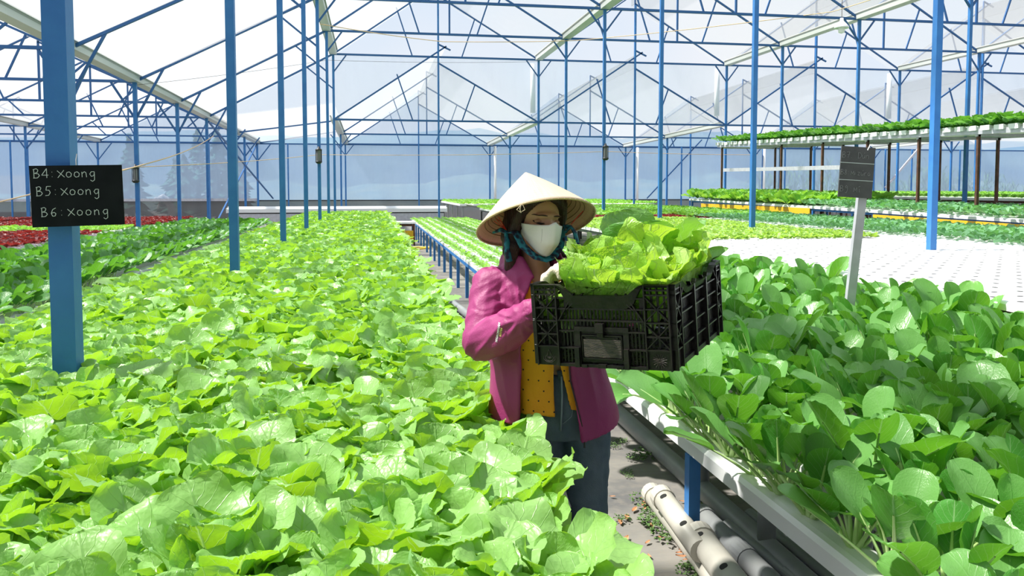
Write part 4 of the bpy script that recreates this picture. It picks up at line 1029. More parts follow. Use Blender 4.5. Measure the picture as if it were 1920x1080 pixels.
maskm = mat('white_mask_cloth', (0.80, 0.80, 0.80), .8, 0, None, 5, .12, 140)
mo = mk.build('face_mask', maskm, PR, True); mo['label'] = 'white folded face mask'; sm_ = mo.modifiers.new('t', 'SOLIDIFY'); sm_.thickness = .002
seam = MB()
for ss in (-.42, .42):
    seam.tube([V[i * (nu + 1) + int((ss + 1) / 2 * nu)] + HM @ Vector((0, -.0022, 0)) for i in range(2, nv)], .0011, 5)
seam.tube([V[2 * (nu + 1) + j] + HM @ Vector((0, -.0012, 0)) for j in range(6, nu - 5)], .0006, 5)
seam.build('mask_seam', mat('mask_seam', (.40, .40, .41), .8), mo)
# ear loops
lp_ = MB()
for s in (-1, 1): lp_.tube([V[6 * (nu + 1) + (0 if s < 0 else nu)], hd(s * .078, -.02, -.012), hd(s * .080, .012, .006)], .0012, 6)
lp_.build('ear_loops', maskm, mo)
# hair
hb = MB()
hb.ell(hd(0, .028, .026), (.084, .092, .080), HM)
for s in (-1, 1):
    chain(hb, [hd(s * .062, -.035, .06), hd(s * .080, -.018, .01), hd(s * .082, .0, -.06), hd(s * .080, .02, -.12), hd(s * .070 + .0, .03, -.165)], [.022, .020, .022, .024, .010])
    chain(hb, [hd(s * .05, .06, .0), hd(s * .066, .05, -.08), hd(s * .06, .05, -.15)], [.045, .035, .018])
    chain(hb, [hd(s * .0, -.052, .082), hd(s * .045, -.052, .070), hd(s * .066, -.040, .040)], [.012, .018, .016])
chain(hb, [hd(-.082, -.01, -.10), hd(-.078, .0, -.18), hd(-.060, -.01, -.24)], [.024, .022, .010])
chain(hb, [hd(.082, .01, -.08), hd(.105, .0, -.115), hd(.13, -.01, -.13)], [.018, .012, .004])
ho = baked(hb, .005, 'hair', hairm, PR, 3, lambda c: .0012 * math.sin(c.x * 900 + 5 * noise.noise(c * 14)))
# conical hat
hatm, N, L = new_mat('palm_leaf_hat')
o_ = N.new('ShaderNodeOutputMaterial'); p_ = N.new('ShaderNodeBsdfPrincipled'); L.new(p_.outputs[0], o_.inputs[0]); p_.inputs['Roughness'].default_value = .55
tc_ = N.new('ShaderNodeTexCoord'); sp_ = N.new('ShaderNodeSeparateXYZ'); L.new(tc_.outputs['Object'], sp_.inputs[0])
ang = mth(N, L, 'ARCTAN2', sp_.outputs[1], sp_.outputs[0])
cb = N.new('ShaderNodeCombineXYZ'); L.new(mth(N, L, 'MULTIPLY', ang, 9.0), cb.inputs[0]); L.new(mth(N, L, 'MULTIPLY', sp_.outputs[2], 3.0), cb.inputs[1])
nz_ = N.new('ShaderNodeTexNoise'); nz_.inputs['Scale'].default_value = 4; nz_.inputs['Detail'].default_value = 5; L.new(cb.outputs[0], nz_.inputs['Vector'])
ring = mth(N, L, 'ABSOLUTE', mth(N, L, 'SUBTRACT', mth(N, L, 'FRACT', mth(N, L, 'MULTIPLY', sp_.outputs[2], 75.0)), .5))
cc = mixc(N, L, nz_.outputs[0], (0.84, 0.70, 0.54), (0.62, 0.47, 0.31))
cc = mixc(N, L, mth(N, L, 'MULTIPLY', mth(N, L, 'LESS_THAN', ring, .09), .25), cc, (.5, .36, .22))
g_ = N.new('ShaderNodeNewGeometry')
L.new(cc, p_.inputs['Base Color'])
bb = N.new('ShaderNodeBump'); bb.inputs['Strength'].default_value = .5; bb.inputs['Distance'].default_value = .003
L.new(mth(N, L, 'ADD', nz_.outputs[0], mth(N, L, 'MULTIPLY', mth(N, L, 'LESS_THAN', ring, .09), -.4)), bb.inputs['Height']); L.new(bb.outputs[0], p_.inputs['Normal'])
tl_ = N.new('ShaderNodeBsdfTranslucent'); tl_.inputs[0].default_value = (.75, .50, .28, 1); ms_ = N.new('ShaderNodeMixShader'); ms_.inputs[0].default_value = .13
L.new(p_.outputs[0], ms_.inputs[1]); L.new(tl_.outputs[0], ms_.inputs[2]); L.new(ms_.outputs[0], o_.inputs[0])
hn = Vector((-.181, .386, .904)).normalized(); hx = Vector((.98, -.02, .196)); hx = (hx - hn * hx.dot(hn)).normalized(); hyv = hn.cross(hx)
HR = Matrix((hx, hyv, hn)).transposed()
hat = MB(); prof = []
for i in range(17): t = i / 16; prof.append((.002 + .203 * t ** .97, .190 * (1 - t) + .004 * math.sin(math.pi * t)))
hat.lathe(prof, 72); ho_ = hat.build('conical_hat', hatm, PR, True); ho_['label'] = 'conical palm leaf hat'
HCEN = px(-.018, .03, 1.434)
ho_.matrix_local = Matrix.Translation(HCEN) @ HR.to_4x4()
mo_ = ho_.modifiers.new('t', 'SOLIDIFY'); mo_.thickness = .0025
rm = MB(); rm.lathe([(.2035 + .0035 * math.cos(a), .0035 * math.sin(a)) for a in [2 * math.pi * k / 8 for k in range(9)]], 72); rm.build('rim_hoop', mat('bamboo', (.55, .40, .22), .5), ho_, True)
st_ = MB()
for k in range(60):
    a = 2 * math.pi * k / 60; c, s = math.cos(a), math.sin(a); st_.bar((.197 * c, .197 * s, .006), (.2085 * c, .2085 * s, -.001), .0012)
st_.build('stitching', mat('thread', (.8, .75, .65), .8), ho_)
hr_ = MB()
for i in range(4, 15):
    t = i / 16; r = .203 * t ** .97 - .006; z = .190 * (1 - t) - .001
    hr_.lathe([(r + .0016 * math.cos(a), z + .0016 * math.sin(a)) for a in [2 * math.pi * k / 6 for k in range(7)]], 60)
hr_.build('inner_hoops', mat('dark_bamboo', (.24, .15, .08), .6), ho_, True)
def hat_pt(ang, r, dz=0.0):  # point under the hat
    return HCEN + HR @ Vector((r * math.cos(ang), r * math.sin(ang), dz + .190 * (1 - r / .205)))
# small rope bow on the front rim
bw_ = MB(); q0 = HCEN + HR @ Vector((-.035, -.205, -.002))
bw_.tube([q0, q0 + Vector((-.014, -.002, -.016)), q0 + Vector((-.002, -.003, -.024)), q0 + Vector((.012, -.002, -.016)), q0 + Vector((.006, 0, -.002)), q0], .0013, 6)
bw_.tube([q0, q0 + Vector((-.004, -.003, -.014)), q0 + Vector((.000, -.003, -.026))], .0013, 6); bw_.build('rope_bow', mat('rope', (.6, .5, .34), .8), PR)
red = mat('red_thread', (.65, .05, .03), .7)
scm, N, L = new_mat('teal_patterned_scarf')
o_ = N.new('ShaderNodeOutputMaterial'); p_ = N.new('ShaderNodeBsdfPrincipled'); L.new(p_.outputs[0], o_.inputs[0]); p_.inputs['Roughness'].default_value = .7
tc_ = N.new('ShaderNodeTexCoord'); vo_ = N.new('ShaderNodeTexVoronoi'); vo_.inputs['Scale'].default_value = 55; L.new(tc_.outputs['Object'], vo_.inputs['Vector'])
rr_ = N.new('ShaderNodeValToRGB'); rr_.color_ramp.interpolation = 'CONSTANT'
for e_, (pp, cl) in zip([rr_.color_ramp.elements[0], rr_.color_ramp.elements[1]], ((0, (.006, .012, .04, 1)), (.36, (.006, .085, .15, 1)))): e_.position = pp; e_.color = cl
e_ = rr_.color_ramp.elements.new(.55); e_.color = (.015, .20, .27, 1)
L.new(vo_.outputs['Distance'], rr_.inputs[0]); L.new(rr_.outputs[0], p_.inputs['Base Color'])
sc_ = MB()
aL = px(-.118, -.01, 1.405); aR = px(.098, .0, 1.425)
sc_.tube([aL, hd(-.088, -.03, -.045), hd(-.070, -.06, -.085), hd(-.035, -.088, -.112), hd(0, -.095, -.120), hd(.035, -.085, -.110), hd(.070, -.05, -.080), hd(.088, -.02, -.02), aR], [.012, .020, .022, .020, .016, .016, .018, .014, .009], 10, True, .22)
sc_.tube([aL + Vector((-.045, .01, .0)), aL + Vector((-.02, 0, .01)), aL, aL + Vector((.002, -.01, -.03)), aL + Vector((.005, -.012, -.065)), aL + Vector((.010, -.012, -.095))], [.008, .016, .016, .021, .023, .021], 10, True, .5)
sc_.tube([aR + Vector((-.02, 0, -.02)), aR, aR + Vector((.012, -.01, -.02)), aR + Vector((.022, -.012, -.06)), aR + Vector((.036, -.012, -.095))], [.010, .012, .014, .014, .016], 10, True, .5)
so = sc_.build('chin_scarf', scm, PR, True); so['label'] = 'teal patterned cloth chin strap'
rt = MB()
for a_, dx in ((aL, -1), (aR, 1)):
    for q in (-.35, 0, .35): rt.tube([a_ + Vector((0, 0, .008)), a_ + Vector((dx * .035 + q * .02, .02, .045 + q * .02))], .0014, 5)
rt.build('red_ties', red, so)

# ---- clothes
def shell(mb, levels, n=44):
    """closed slab wrapped round the back; a level: z, cx, cy, rx, ry, start angle, end angle, thickness, dz at start, dz at end"""
    V = []; F = []; K = len(levels)
    for (z, cx_, cy_, rx, ry, a0, a1, th, d0, d1) in levels:
        for j in range(n + 1):
            s = j / n; a = R(a0 + (a1 - a0) * s); dz = d0 * max(0, 1 - s * 3.2) ** 1.2 + d1 * max(0, 1 - (1 - s) * 3.2) ** 1.2
            for t in (0, th): V.append((cx_ + (rx + t) * math.cos(a), cy_ + (ry + t) * math.sin(a), z + dz))
    m = (n + 1) * 2
    for i in range(K - 1):
        for j in range(n):
            a = i * m + j * 2
            F.append((a, a + 2, a + m + 2, a + m)); F.append((a + 1, a + m + 1, a + m + 3, a + 3))
        a = i * m; F.append((a, a + m, a + m + 1, a + 1)); a = i * m + n * 2; F.append((a, a + 1, a + m + 1, a + m))
    for i, fl in ((0, 0), (K - 1, 1)):
        for j in range(n):
            a = i * m + j * 2; f = (a, a + 1, a + 3, a + 2); F.append(f if not fl else f[::-1])
    mb.add(V, F)
def wr(c, amp, f=14):   # cloth folds
    return amp * (noise.noise(Vector((c.x * f, c.y * f, c.z * f * .8))) + .5 * abs(noise.noise(Vector((c.x * f * 2.1 + 5, c.y * f * 2, c.z * f * 1.6)))) - .15)
mag = mat('magenta_jacket_cloth', (0.29, 0.026, 0.14), .55, 0, (0.34, 0.035, 0.165), 5, .12, 160)
org = mat('orange_cotton', (0.85, 0.36, 0.01), .75, 0, (0.78, 0.31, 0.01), 7, .15, 120)
den = mat('blue_denim', (0.06, 0.10, 0.145), .8, 0, (0.14, 0.185, 0.23), 7, .3, 300)
# jeans
jn = MB()
loft(jn, [(px(.065, .075, .70), .155, .105), (px(.065, .075, .78), .166, .112), (px(.058, .075, .86), .150, .104), (px(.045, .075, .925), .128, .092)], 32)
chain(jn, [px(-.010, .08, .74), px(-.005, .045, .43), px(-.012, .075, .22), px(-.015, .085, .09)], [.096, .064, .062, .062])
chain(jn, [px(.145, .08, .74), px(.168, .035, .43), px(.168, .075, .22), px(.168, .09, .09)], [.098, .064, .062, .062])
jo = baked(jn, .0065, 'jeans', den, PR, 3, lambda c: wr(c, .007, 11) + .0035 * math.sin(c.z * 60 + 9 * noise.noise(c * 6)) * (1 if .3 < c.z < .52 else .25))
jo['label'] = 'faded blue denim jeans'
fl = MB(); fy = -.042
fl.tube([px(.066, -.036, .925), px(.068, -.041, .86), px(.066, -.043, .80), px(.064, -.036, .74)], .0035, 6)
fl.tube([px(.105, -.028, .92), px(.108, -.034, .84), px(.10, -.04, .79), px(.07, -.041, .765)], .0012, 5); fl.build('fly_seam', mat('denim_seam', (.22, .28, .34), .8), jo, True)
wb = MB(); shell(wb, [(.905, .048, .075, .131, .097, -86, 268, .005, .004, .008), (.935, .046, .075, .127, .093, -88, 266, .005, .006, .012)]); wb.build('waistband', den, jo, True)
# boots
for nm, A, dx in (('boot', AR, -.02), ('boot', AL, .03)):
    b = MB(); chain(b, [A + Vector((0, 0, .0)), A + Vector((0, -.01, -.035)), A + Vector((dx * .6, -.10, -.045)), A + Vector((dx, -.17, -.052))], [.045, .045, .040, .030]); 
    bb_ = baked(b, .007, nm, mat('black_shoe', (.02, .02, .02), .5), PR, 2)
    for v in bb_.data.vertices: v.co.z = max(v.co.z, .004)
# shirt
sh = MB()
def xa(x, cx_, rx, sgn=-1): return math.degrees(math.acos(max(-1, min(1, (x - cx_) / rx)))) * sgn
SL = []
for (z, cx_, cy_, rx, ry, xr, xl) in ((1.265, -.015, .05, .085, .075, .0, -.045), (1.215, -.008, .055, .135, .095, .005, -.012), (1.12, .0, .068, .152, .112, .020, .012), (1.0, .022, .072, .148, .112, .044, .038), (.955, .03, .074, .148, .114, .060, .044), (.90, .04, .075, .152, .118, .074, .042), (.85, .045, .075, .160, .122, .084, .042), (.795, .05, .075, .168, .126, .094, .042)):
    a0 = xa(xr, cx_, rx); a1 = 360 + xa(xl, cx_, rx); SL.append((z, cx_, cy_, rx, ry, a0, a1, .006, .018 if z < .8 else 0, 0))
shell(sh, SL, 60)
chain(sh, [px(-.09, .055, 1.20), SHR], [.055, .062]); chain(sh, [px(.08, .06, 1.20), SHL], [.055, .062])
shm = M['orange'] = org
so_ = baked(sh, .0045, 'shirt', org, PR, 1, lambda c: wr(c, .006, 10) + .003 * math.sin(c.x * 70 + 4 * noise.noise(c * 5)))
so_['label'] = 'orange shirt with small black dots'
# dots sewn on the front: small black discs sitting on the cloth
dots = MB()
import mathutils.bvhtree as _bt
dgv = [v.co.copy() for v in so_.data.vertices]; bvh = _bt.BVHTree.FromPolygons(dgv, [tuple(p.vertices) for p in so_.data.polygons])
kk = 0
for iz in range(13):
    z = .81 + iz * .034
    for ix in range(9):
        x = -.13 + ix * .034 + (.017 if iz % 2 else 0)
        h = bvh.ray_cast(Vector((x, -.4, z)), Vector((0, 1, 0)))
        if h[0] is not None and h[0].y < .04:
            q = h[1].to_track_quat('Z', 'Y').to_matrix().to_4x4(); q.translation = h[0] + h[1] * .0006
            dots.add([q @ Vector((.0029 * math.cos(a), .0029 * math.sin(a), 0)) for a in [6.283 * t / 10 for t in range(10)]], [tuple(range(10))])
dots.build('dots', M['dark'], so_)['kind'] = 'stuff'
# jacket
jk = MB(); JL = []
for (z, cx_, cy_, rx, ry, xr, xl, d0, d1) in (
        (1.345, -.03, .065, .088, .078, .055, -.060, -.01, -.02), (1.300, -.025, .062, .095, .084, .070, -.045, 0, 0), (1.262, -.015, .058, .135, .098, .080, -.030, 0, 0), (1.20, -.005, .062, .172, .122, .085, -.055, 0, 0),
        (1.12, .0, .068, .178, .136, .090, -.070, 0, 0), (1.0, .015, .075, .182, .140, .090, -.068, 0, 0), (.93, .025, .078, .190, .142, .092, -.070, 0, 0), (.86, .035, .078, .202, .146, .104, -.072, 0, 0),
        (.80, .043, .078, .212, .150, .120, -.072, -.02, 0), (.765, .046, .078, .216, .152, .130, -.075, -.052, 0)):
    JL.append((z, cx_, cy_, rx, ry, xa(xr, cx_, rx), 360 + xa(xl, cx_, rx), .011, d0, d1))
shell(jk, JL, 60)
chain(jk, [px(-.03, .06, 1.262), px(-.09, .055, 1.252), px(-.150, .05, 1.232)], [.050, .050, .055]); chain(jk, [px(-.06, .055, 1.215), px(-.145, .045, 1.225), SHR + Vector((-.012, 0, -.005)), SHR.lerp(ELR, .5) + Vector((-.012, 0, 0)), ELR + Vector((-.010, .0, -.004)), ELR.lerp(WRR, .35) + Vector((0, 0, -.012)), ELR.lerp(WRR, .7) + Vector((0, 0, -.006)), ELR.lerp(WRR, .93)], [.060, .066, .066, .064, .064, .064, .052, .038])
chain(jk, [px(.06, .065, 1.205), SHL, SHL.lerp(ELL, .5), ELL, ELL.lerp(WRL, .5), ELL.lerp(WRL, .93)], [.070, .074, .072, .068, .058, .038])
# collar lapel opening outwards on the picture's left
cap(jk, px(-.085, .03, 1.30), px(-.035, -.045, 1.262), .016, .008); cap(jk, px(-.085, .0, 1.29), px(-.060, -.050, 1.225), .014, .008)
cap(jk, px(.055, .02, 1.30), px(.075, -.035, 1.245), .014, .008)
# hood roll behind the neck
chain(jk, [px(-.135, .05, 1.265), px(-.11, .10, 1.30), px(-.03, .13, 1.315), px(.06, .12, 1.30)], [.022, .034, .038, .032])
IE = px(-.075, -.075, 1.150)      # inside of the elbow, where the creases meet
def fold(v): return 1 - abs(v) * 1.9
def jw(c):
    d = wr(c, .0025, 8)
    if c.x < -.03 and c.z < 1.28 and c.z > .97 and c.y < .1:      # creases fanning out from the elbow
        r = math.hypot(c.x - IE.x, c.z - IE.z); a = math.atan2(c.z - IE.z, c.x - IE.x)
        k = min(1, max(0, (r - .015) / .03)) * max(0, 1 - r / .19)
        d += .0060 * k * (.5 + abs(noise.noise(Vector((c.x * 11, c.z * 11, 3)))) * 1.6) * fold(math.sin(a * 4.2 + 3.4 * noise.noise(Vector((c.x * 10, c.z * 10, c.y * 4)))))
        q = (c - SHR).dot((ELR - SHR).normalized())
        d += .0050 * fold(noise.noise(Vector((q * 24 + c.x * 18, c.x * 7, c.y * 8)))) * (1 if c.x < -.12 else .4)
    elif c.z > 1.16:
        d += .005 * fold(noise.noise(Vector((c.x * 26 + c.z * 12, c.z * 7, c.y * 10)))) - .002
    else:      # long hanging folds of the body
        d += .006 * fold(noise.noise(Vector((c.x * 16 + c.z * 3, c.z * 3.0, c.y * 12)))) - .002
    w = (c - ELR.lerp(WRR, .88)).length
    if w < .05: d += .0022 * math.sin((c - ELR).dot((WRR - ELR).normalized()) * 900)
    return d
jo2 = baked(jk, .0048, 'jacket', mag, PR, 2, jw); jo2['label'] = 'magenta rain jacket worn open'
jb = _bt.BVHTree.FromPolygons([v.co.copy() for v in jo2.data.vertices], [tuple(p.vertices) for p in jo2.data.polygons])
# dark zip down the picture's right front edge
zp = MB(); P = []
for k in range(14):
    z = 1.20 - .46 * k / 13; x = .090 + (.0 if z > .93 else (.93 - z) * .26); h = jb.ray_cast(Vector((x + .012, -.5, z)), Vector((0, 1, 0)))
    if h[0] is not None and h[0].y < .1: P.append(h[0] + Vector((-.012, -.001, 0)))
if len(P) > 3: zp.tube(P, .0028, 6); zp.build('zip', mat('dark_zip', (.03, .012, .02), .5), jo2)
if P:
    e = P[-1]; MB().tube([e, e + Vector((.001, -.002, -.022)), e + Vector((.001, -.002, -.046))], [.002, .0025, .0032], 8).build('zip_pull', M['grate'], jo2)
# lettering down the sleeve
def sleeve_text(txt, size, p0, d, m):
    cu = bpy.data.curves.new('lettering', 'FONT'); cu.body = txt; cu.size = size; cu.extrude = .0004; cu.space_character = 1.05; cu.offset = .0003
    ob = bpy.data.objects.new('tmp', cu); COL.objects.link(ob); dg = bpy.context.evaluated_depsgraph_get(); dg.update()
    me = bpy.data.meshes.new_from_object(ob.evaluated_get(dg)); bpy.data.objects.remove(ob)
    d = Vector(d).normalized(); u = Vector((0, -1, 0)).cross(d) * -1; u = Vector((-d.z, 0, d.x))
    for v in me.vertices:
        q = Vector(p0) + d * v.co.x + u * v.co.y; h = jb.ray_cast(Vector((q.x, -.6, q.z)), Vector((0, 1, 0)))
        v.co = (h[0] + h[1] * (.0012 + v.co.z)) if h[0] is not None else q
    me.materials.clear(); return link('lettering', me, jo2, [m])
sleeve_text('HYDROMARAN', .0088, px(-.146, 0, 1.068), (.16, 0, .98), mat('white_print', (.85, .82, .85), .6))
sleeve_text('SYSTEM', .0080, px(-.134, 0, 1.088), (.16, 0, .98), mat('yellow_print', (.85, .70, .25), .6))
# gloves
gl = mat('cream_work_glove', (0.78, 0.66, 0.52), .85, 0, (.84, .74, .62), 20, .3, 200)
for Wp, D_, N_, rt_, E_ in ((WRR, RD, RN, True, ELR), (WRL, LD, LN, False, ELL)):
    g = MB(); hand(g, Wp, D_, N_, 1.0, right=rt_, grow=.0035); cap(g, Wp - (Wp - E_).normalized() * .02, Wp, .030, .028)
    baked(g, .0040, 'work_glove', gl, PR, 1)['label'] = 'cream cloth work glove'

# ================================================================ THE CRATE
def camp(xc, zc, z): # camera-plane point -> world
    return Vector((xc * math.cos(YAW) + zc * math.sin(YAW), zc * math.cos(YAW) - xc * math.sin(YAW), z))
C0 = camp(.080, 2.265, 1.052); CF = camp(.4270, 2.082, 1.073); CB = camp(.080 + .46 * .50, 2.265 + .888 * .50, 1.076)
ex = (CF - C0); CW = ex.length; ex.normalize(); ey = (CB - C0); CL = ey.length; ey = (ey - ex * ey.dot(ex)).normalized(); ez_ = ex.cross(ey)
CH = .230
crate = empty('crate'); crate.matrix_world = Matrix.Translation(C0) @ Matrix((ex, ey, ez_)).transposed().to_4x4()
tag(crate, 'black plastic harvest crate full of lettuce carried by the grower', 'crate')
def wall(L_, H_, front):
    """lattice wall in its own plane: s along, t up, d outwards (0..depth)"""
    B = []; DG = []
    def b(s0, s1, t0, t1, d0=0, d1=.010): B.append((s0, s1, t0, t1, d0, d1))
    def dg(s0, t0, s1, t1, w=.0028, d=.012): DG.append((s0, t0, s1, t1, w, d))
    cw = .070 if front else .055
    for s0 in (0, L_ - cw):   # corner columns
        b(s0, s0 + .004, 0, H_, 0, .018); b(s0 + cw - .004, s0 + cw, 0, H_, 0, .018)
        for t in (.052, .088, .125, .162, .200, .213, H_ - .004): b(s0, s0 + cw, t, t + .004, 0, .016)
        for k in (1, 2, 3): b(s0 + cw * k / 4 - .0015, s0 + cw * k / 4 + .0015, .20, H_, 0, .014)
        for k in (1, 2, 3): b(s0 + cw * k / 4 - .003, s0 + cw * k / 4 + .003, .052, .20, 0, .003)
        dg(s0, .054, s0 + cw, .126); dg(s0, .126, s0 + cw, .054); dg(s0, .128, s0 + cw, .20); dg(s0, .20, s0 + cw, .128)
        b(s0, s0 + cw, 0.0, .052, 0, .010)
    a0, a1 = cw, L_ - cw
    if front:
        for t in (.128, .160, .190): b(a0, a1, t, t + .004, 0, .014)
        for t in (.050, .098): b(a0, L_ * .30, t, t + .004, 0, .014); b(L_ * .70, a1, t, t + .004, 0, .014)
        b(a0, a1, 0, .008, 0, .016)
        n = 24
        for k in range(n + 1):
            s = a0 + (a1 - a0) * k / n
            if L_ * .30 < s < L_ * .70: b(s - .0025, s + .0025, .112, .160, 0, .003)
            else: b(s - .0025, s + .0025, .006, .160, 0, .003)
        b(L_ * .30, L_ * .70, .100, .112, 0, .014); b(L_ * .30, L_ * .34, .004, .10, 0, .012); b(L_ * .66, L_ * .70, .004, .10, 0, .012)
        b(L_ * .34, L_ * .66, .012, .10, 0, .005)
        b(L_ * .35, L_ * .65, .022, .026, 0, .012); b(L_ * .35, L_ * .65, .086, .090, 0, .012); b(L_ * .35, L_ * .355, .022, .09, 0, .012); b(L_ * .645, L_ * .65, .022, .09, 0, .012)
        b(L_ * .38, L_ * .62, .079, .084, 0, .010)
        b(L_ * .30, L_ * .335, 0, .055, 0, .022); b(L_ * .665, L_ * .70, 0, .055, 0, .022); b(L_ * .35, L_ * .39, 0, .008, 0, .022); b(L_ * .61, L_ * .66, 0, .008, 0, .022); b(L_ * .47, L_ * .53, 0, .010, 0, .02)
        for f in (.16, .24, .32, .40, .48, .56, .64, .72, .80): b(L_ * f - .008, L_ * f + .008, .164, .190, 0, .003) if not (.35 < f < .62) else None
        dg(a0 + .002, .128, L_ * .31, .205); dg(L_ * .25, .160, L_ * .38, .205); dg(a1 - .002, .128, L_ * .69, .205); dg(L_ * .75, .160, L_ * .62, .205)
    else:
        nb = 3
        for k in range(1, nb): s = a0 + (a1 - a0) * k / nb; b(s - .005, s + .005, 0, .205 - .0, 0, .020)
        for t in (.052, .098, .140, .178): b(a0, a1, t, t + .004, 0, .014)
        b(a0, a1, 0, .014, 0, .012)
        n = 44
        for k in range(n + 1): s = a0 + (a1 - a0) * k / n; b(s - .0022, s + .0022, .010, .180, 0, .003)
        for k in range(nb):
            s0 = a0 + (a1 - a0) * k / nb; s1 = a0 + (a1 - a0) * (k + 1) / nb; dg(s0, .182, s0 + .030, .214); dg(s1, .182, s1 - .030, .214)
    return B, DG, cw
def place_wall(name, L_, front, O, S, D):
    """O origin, S along, D outwards, all in crate frame"""
    B, DG, cw = wall(L_, CH, front); mb = MB(); U = Vector((0, 0, 1)); O = Vector(O); S = Vector(S); D = Vector(D)
    for (s0, s1, t0, t1, d0, d1) in B:
        V = [O + S * s + U * t + D * (d - .004) for t in (t0, t1) for d in (d0, d1) for s in (s0, s1)]
        mb.add(V, [(0, 2, 3, 1), (4, 5, 7, 6), (0, 1, 5, 4), (2, 6, 7, 3), (0, 4, 6, 2), (1, 3, 7, 5)])
    for (s0, t0, s1, t1, w, d) in DG: mb.bar(O + S * s0 + U * t0 + D * d * .5, O + S * s1 + U * t1 + D * d * .5, w, d, up=tuple(D))
    # top rail with its dip
    n = 40; V = []; F = []; dip = .030 if front else .026
    for i in range(n + 1):
        s = L_ * i / n; f = s / L_; e = cw / L_
        k = 0 if (f < e or f > 1 - e) else min(1, (f - e) / .14, (1 - e - f) / .14); k = k * k * (3 - 2 * k)
        zt = CH - dip * k; zb_ = (zt - .028 * min(1, k * 2)) - .008 if front else zt - .016
        for (zz, dd) in ((zb_, -.004), (zt, -.004), (zt, .016), (zb_, .010)): V.append(O + S * s + U * zz + D * dd)
    for i in range(n):
        for j in range(4): F.append((i * 4 + j, i * 4 + (j + 1) % 4, (i + 1) * 4 + (j + 1) % 4, (i + 1) * 4 + j))
    F += [(0, 1, 2, 3), tuple(n * 4 + j for j in (3, 2, 1, 0))]; mb.add(V, F)
    return mb.build(name, M['crate'], crate), O, S, D
fw, *_ = place_wall('front_wall', CW, True, (0, 0, 0), (1, 0, 0), (0, -1, 0))
place_wall('back_wall', CW, True, (CW, CL, 0), (-1, 0, 0), (0, 1, 0))
place_wall('side_wall', CL, False, (CW, 0, 0), (0, 1, 0), (1, 0, 0)); place_wall('side_wall', CL, False, (0, CL, 0), (0, -1, 0), (-1, 0, 0))
bs = MB()
for k in range(19): bs.box(.004, CW - .004, .004 + k * (CL - .02) / 18, .014 + k * (CL - .02) / 18, .003, .008)
for k in range(13): bs.box(.004 + k * (CW - .02) / 12, .014 + k * (CW - .02) / 12, .004, CL - .004, .004, .010)
bs.build('base', M['crate'], crate)
MB().box(CW * .36, CW * .64, -.0065, -.003, .028, .078).build('label_plate', M['crateworn'], crate)
lt = MB(); lt.box(CW * .47, CW * .53, -.024, -.006, .100, .124); lt.box(CW * .478, CW * .522, -.018, -.006, .086, .100); lt.build('latch', M['crate'], crate)
# raised emblems on the corner squares: a drop over a lotus, and a flower
em = MB()
def loop(pts, cx_, cz_, s, y=-.0072, r=.0009): em.tube([(cx_ + p[0] * s, y, cz_ + p[1] * s) for p in pts], r, 5)
cx_, cz_ = .035, .026
loop([(0, 1), (-.22, .5), (-.38, .1), (-.3, -.25), (0, -.42), (.3, -.25), (.38, .1), (.22, .5), (0, 1)], cx_, cz_, .018)
loop([(-.55, .0), (-.75, -.35), (-.45, -.75), (0, -.85), (.45, -.75), (.75, -.35), (.55, .0)], cx_, cz_, .018)
loop([(-.95, -.1), (-1.0, -.55), (-.5, -.95), (0, -1.0), (.5, -.95), (1.0, -.55), (.95, -.1)], cx_, cz_, .018)
loop([(-.18, -.15), (0, -.28), (.18, -.15)], cx_, cz_, .018)
cx_ = CW - .035
for k in range(8):
    a = math.pi * k / 4; c, s = math.cos(a), math.sin(a)
    loop([(c * .25, s * .25), (c * .7 - s * .16, s * .7 + c * .16), (c * 1.05 - s * .22, s * 1.05 + c * .22)], cx_, cz_, .019)
    loop([(c * .25, s * .25), (c * .7 + s * .16, s * .7 - c * .16), (c * 1.05 + s * .22, s * 1.05 - c * .22)], cx_, cz_, .019)
loop([(.18 * math.cos(a), .18 * math.sin(a)) for a in [6.283 * k / 10 for k in range(11)]], cx_, cz_, .019)
em.build('emblems', M['crateworn'], crate)

# lettuce heads in the crate (each head a thing of its own)
CMI = None
def head(name, seed, m, pos, label, group, tilt=(0, 0), over=.035, **kw):
    V, F, U, Rr, SV, SF = plant_arrays(seed, **kw)
    T = (Matrix.Translation(Vector(pos)) @ Matrix.Rotation(tilt[0], 4, 'X') @ Matrix.Rotation(tilt[1], 4, 'Y') @ Matrix.Rotation(seed * 1.3, 4, 'Z'))
    def fit(A):   # leaves pressed against the inside of the walls, spilling a little over the rim
        out = []
        for v in A:
            q = T @ Vector(v); o_ = max(0.0, min(over, (q.z - CH - .002) * 1.2)) - .012 * (q.z < CH + .01)
            q.x = min(max(q.x, -o_), CW + o_); q.y = min(max(q.y, -o_), CL + o_); q.z = max(q.z, .016)
            if q.y < .32: q.x = max(q.x, .012 if q.z < CH - .05 else max(.012, .095 - .27 * max(q.y, 0)) - max(0, q.z - CH - .07) * .9)
            out.append(q - Vector(pos))
        return np.array(out)
    me = np_mesh(name, fit(V), F, U, Rr); me.materials.append(M[m]); o = bpy.data.objects.new(name, me); COL.objects.link(o)
    ms = np_mesh('ribs', fit(SV), SF); ms.materials.append(M['stalk']); c = bpy.data.objects.new('ribs', ms); COL.objects.link(c); c.parent = o
    o.matrix_world = crate.matrix_world @ Matrix.Translation(Vector(pos)); tag(o, label, 'leafy vegetable', group); return o
LK = dict(n=14, L=.235, W=.088, pet=.04, el=(50, 88), bend=(-20, 45), cup=.25, wave=.26, freq=1.9, nu=14, nv=18, a=.55, b=.22, serr=.04, ruff=.09, stalk=.006)
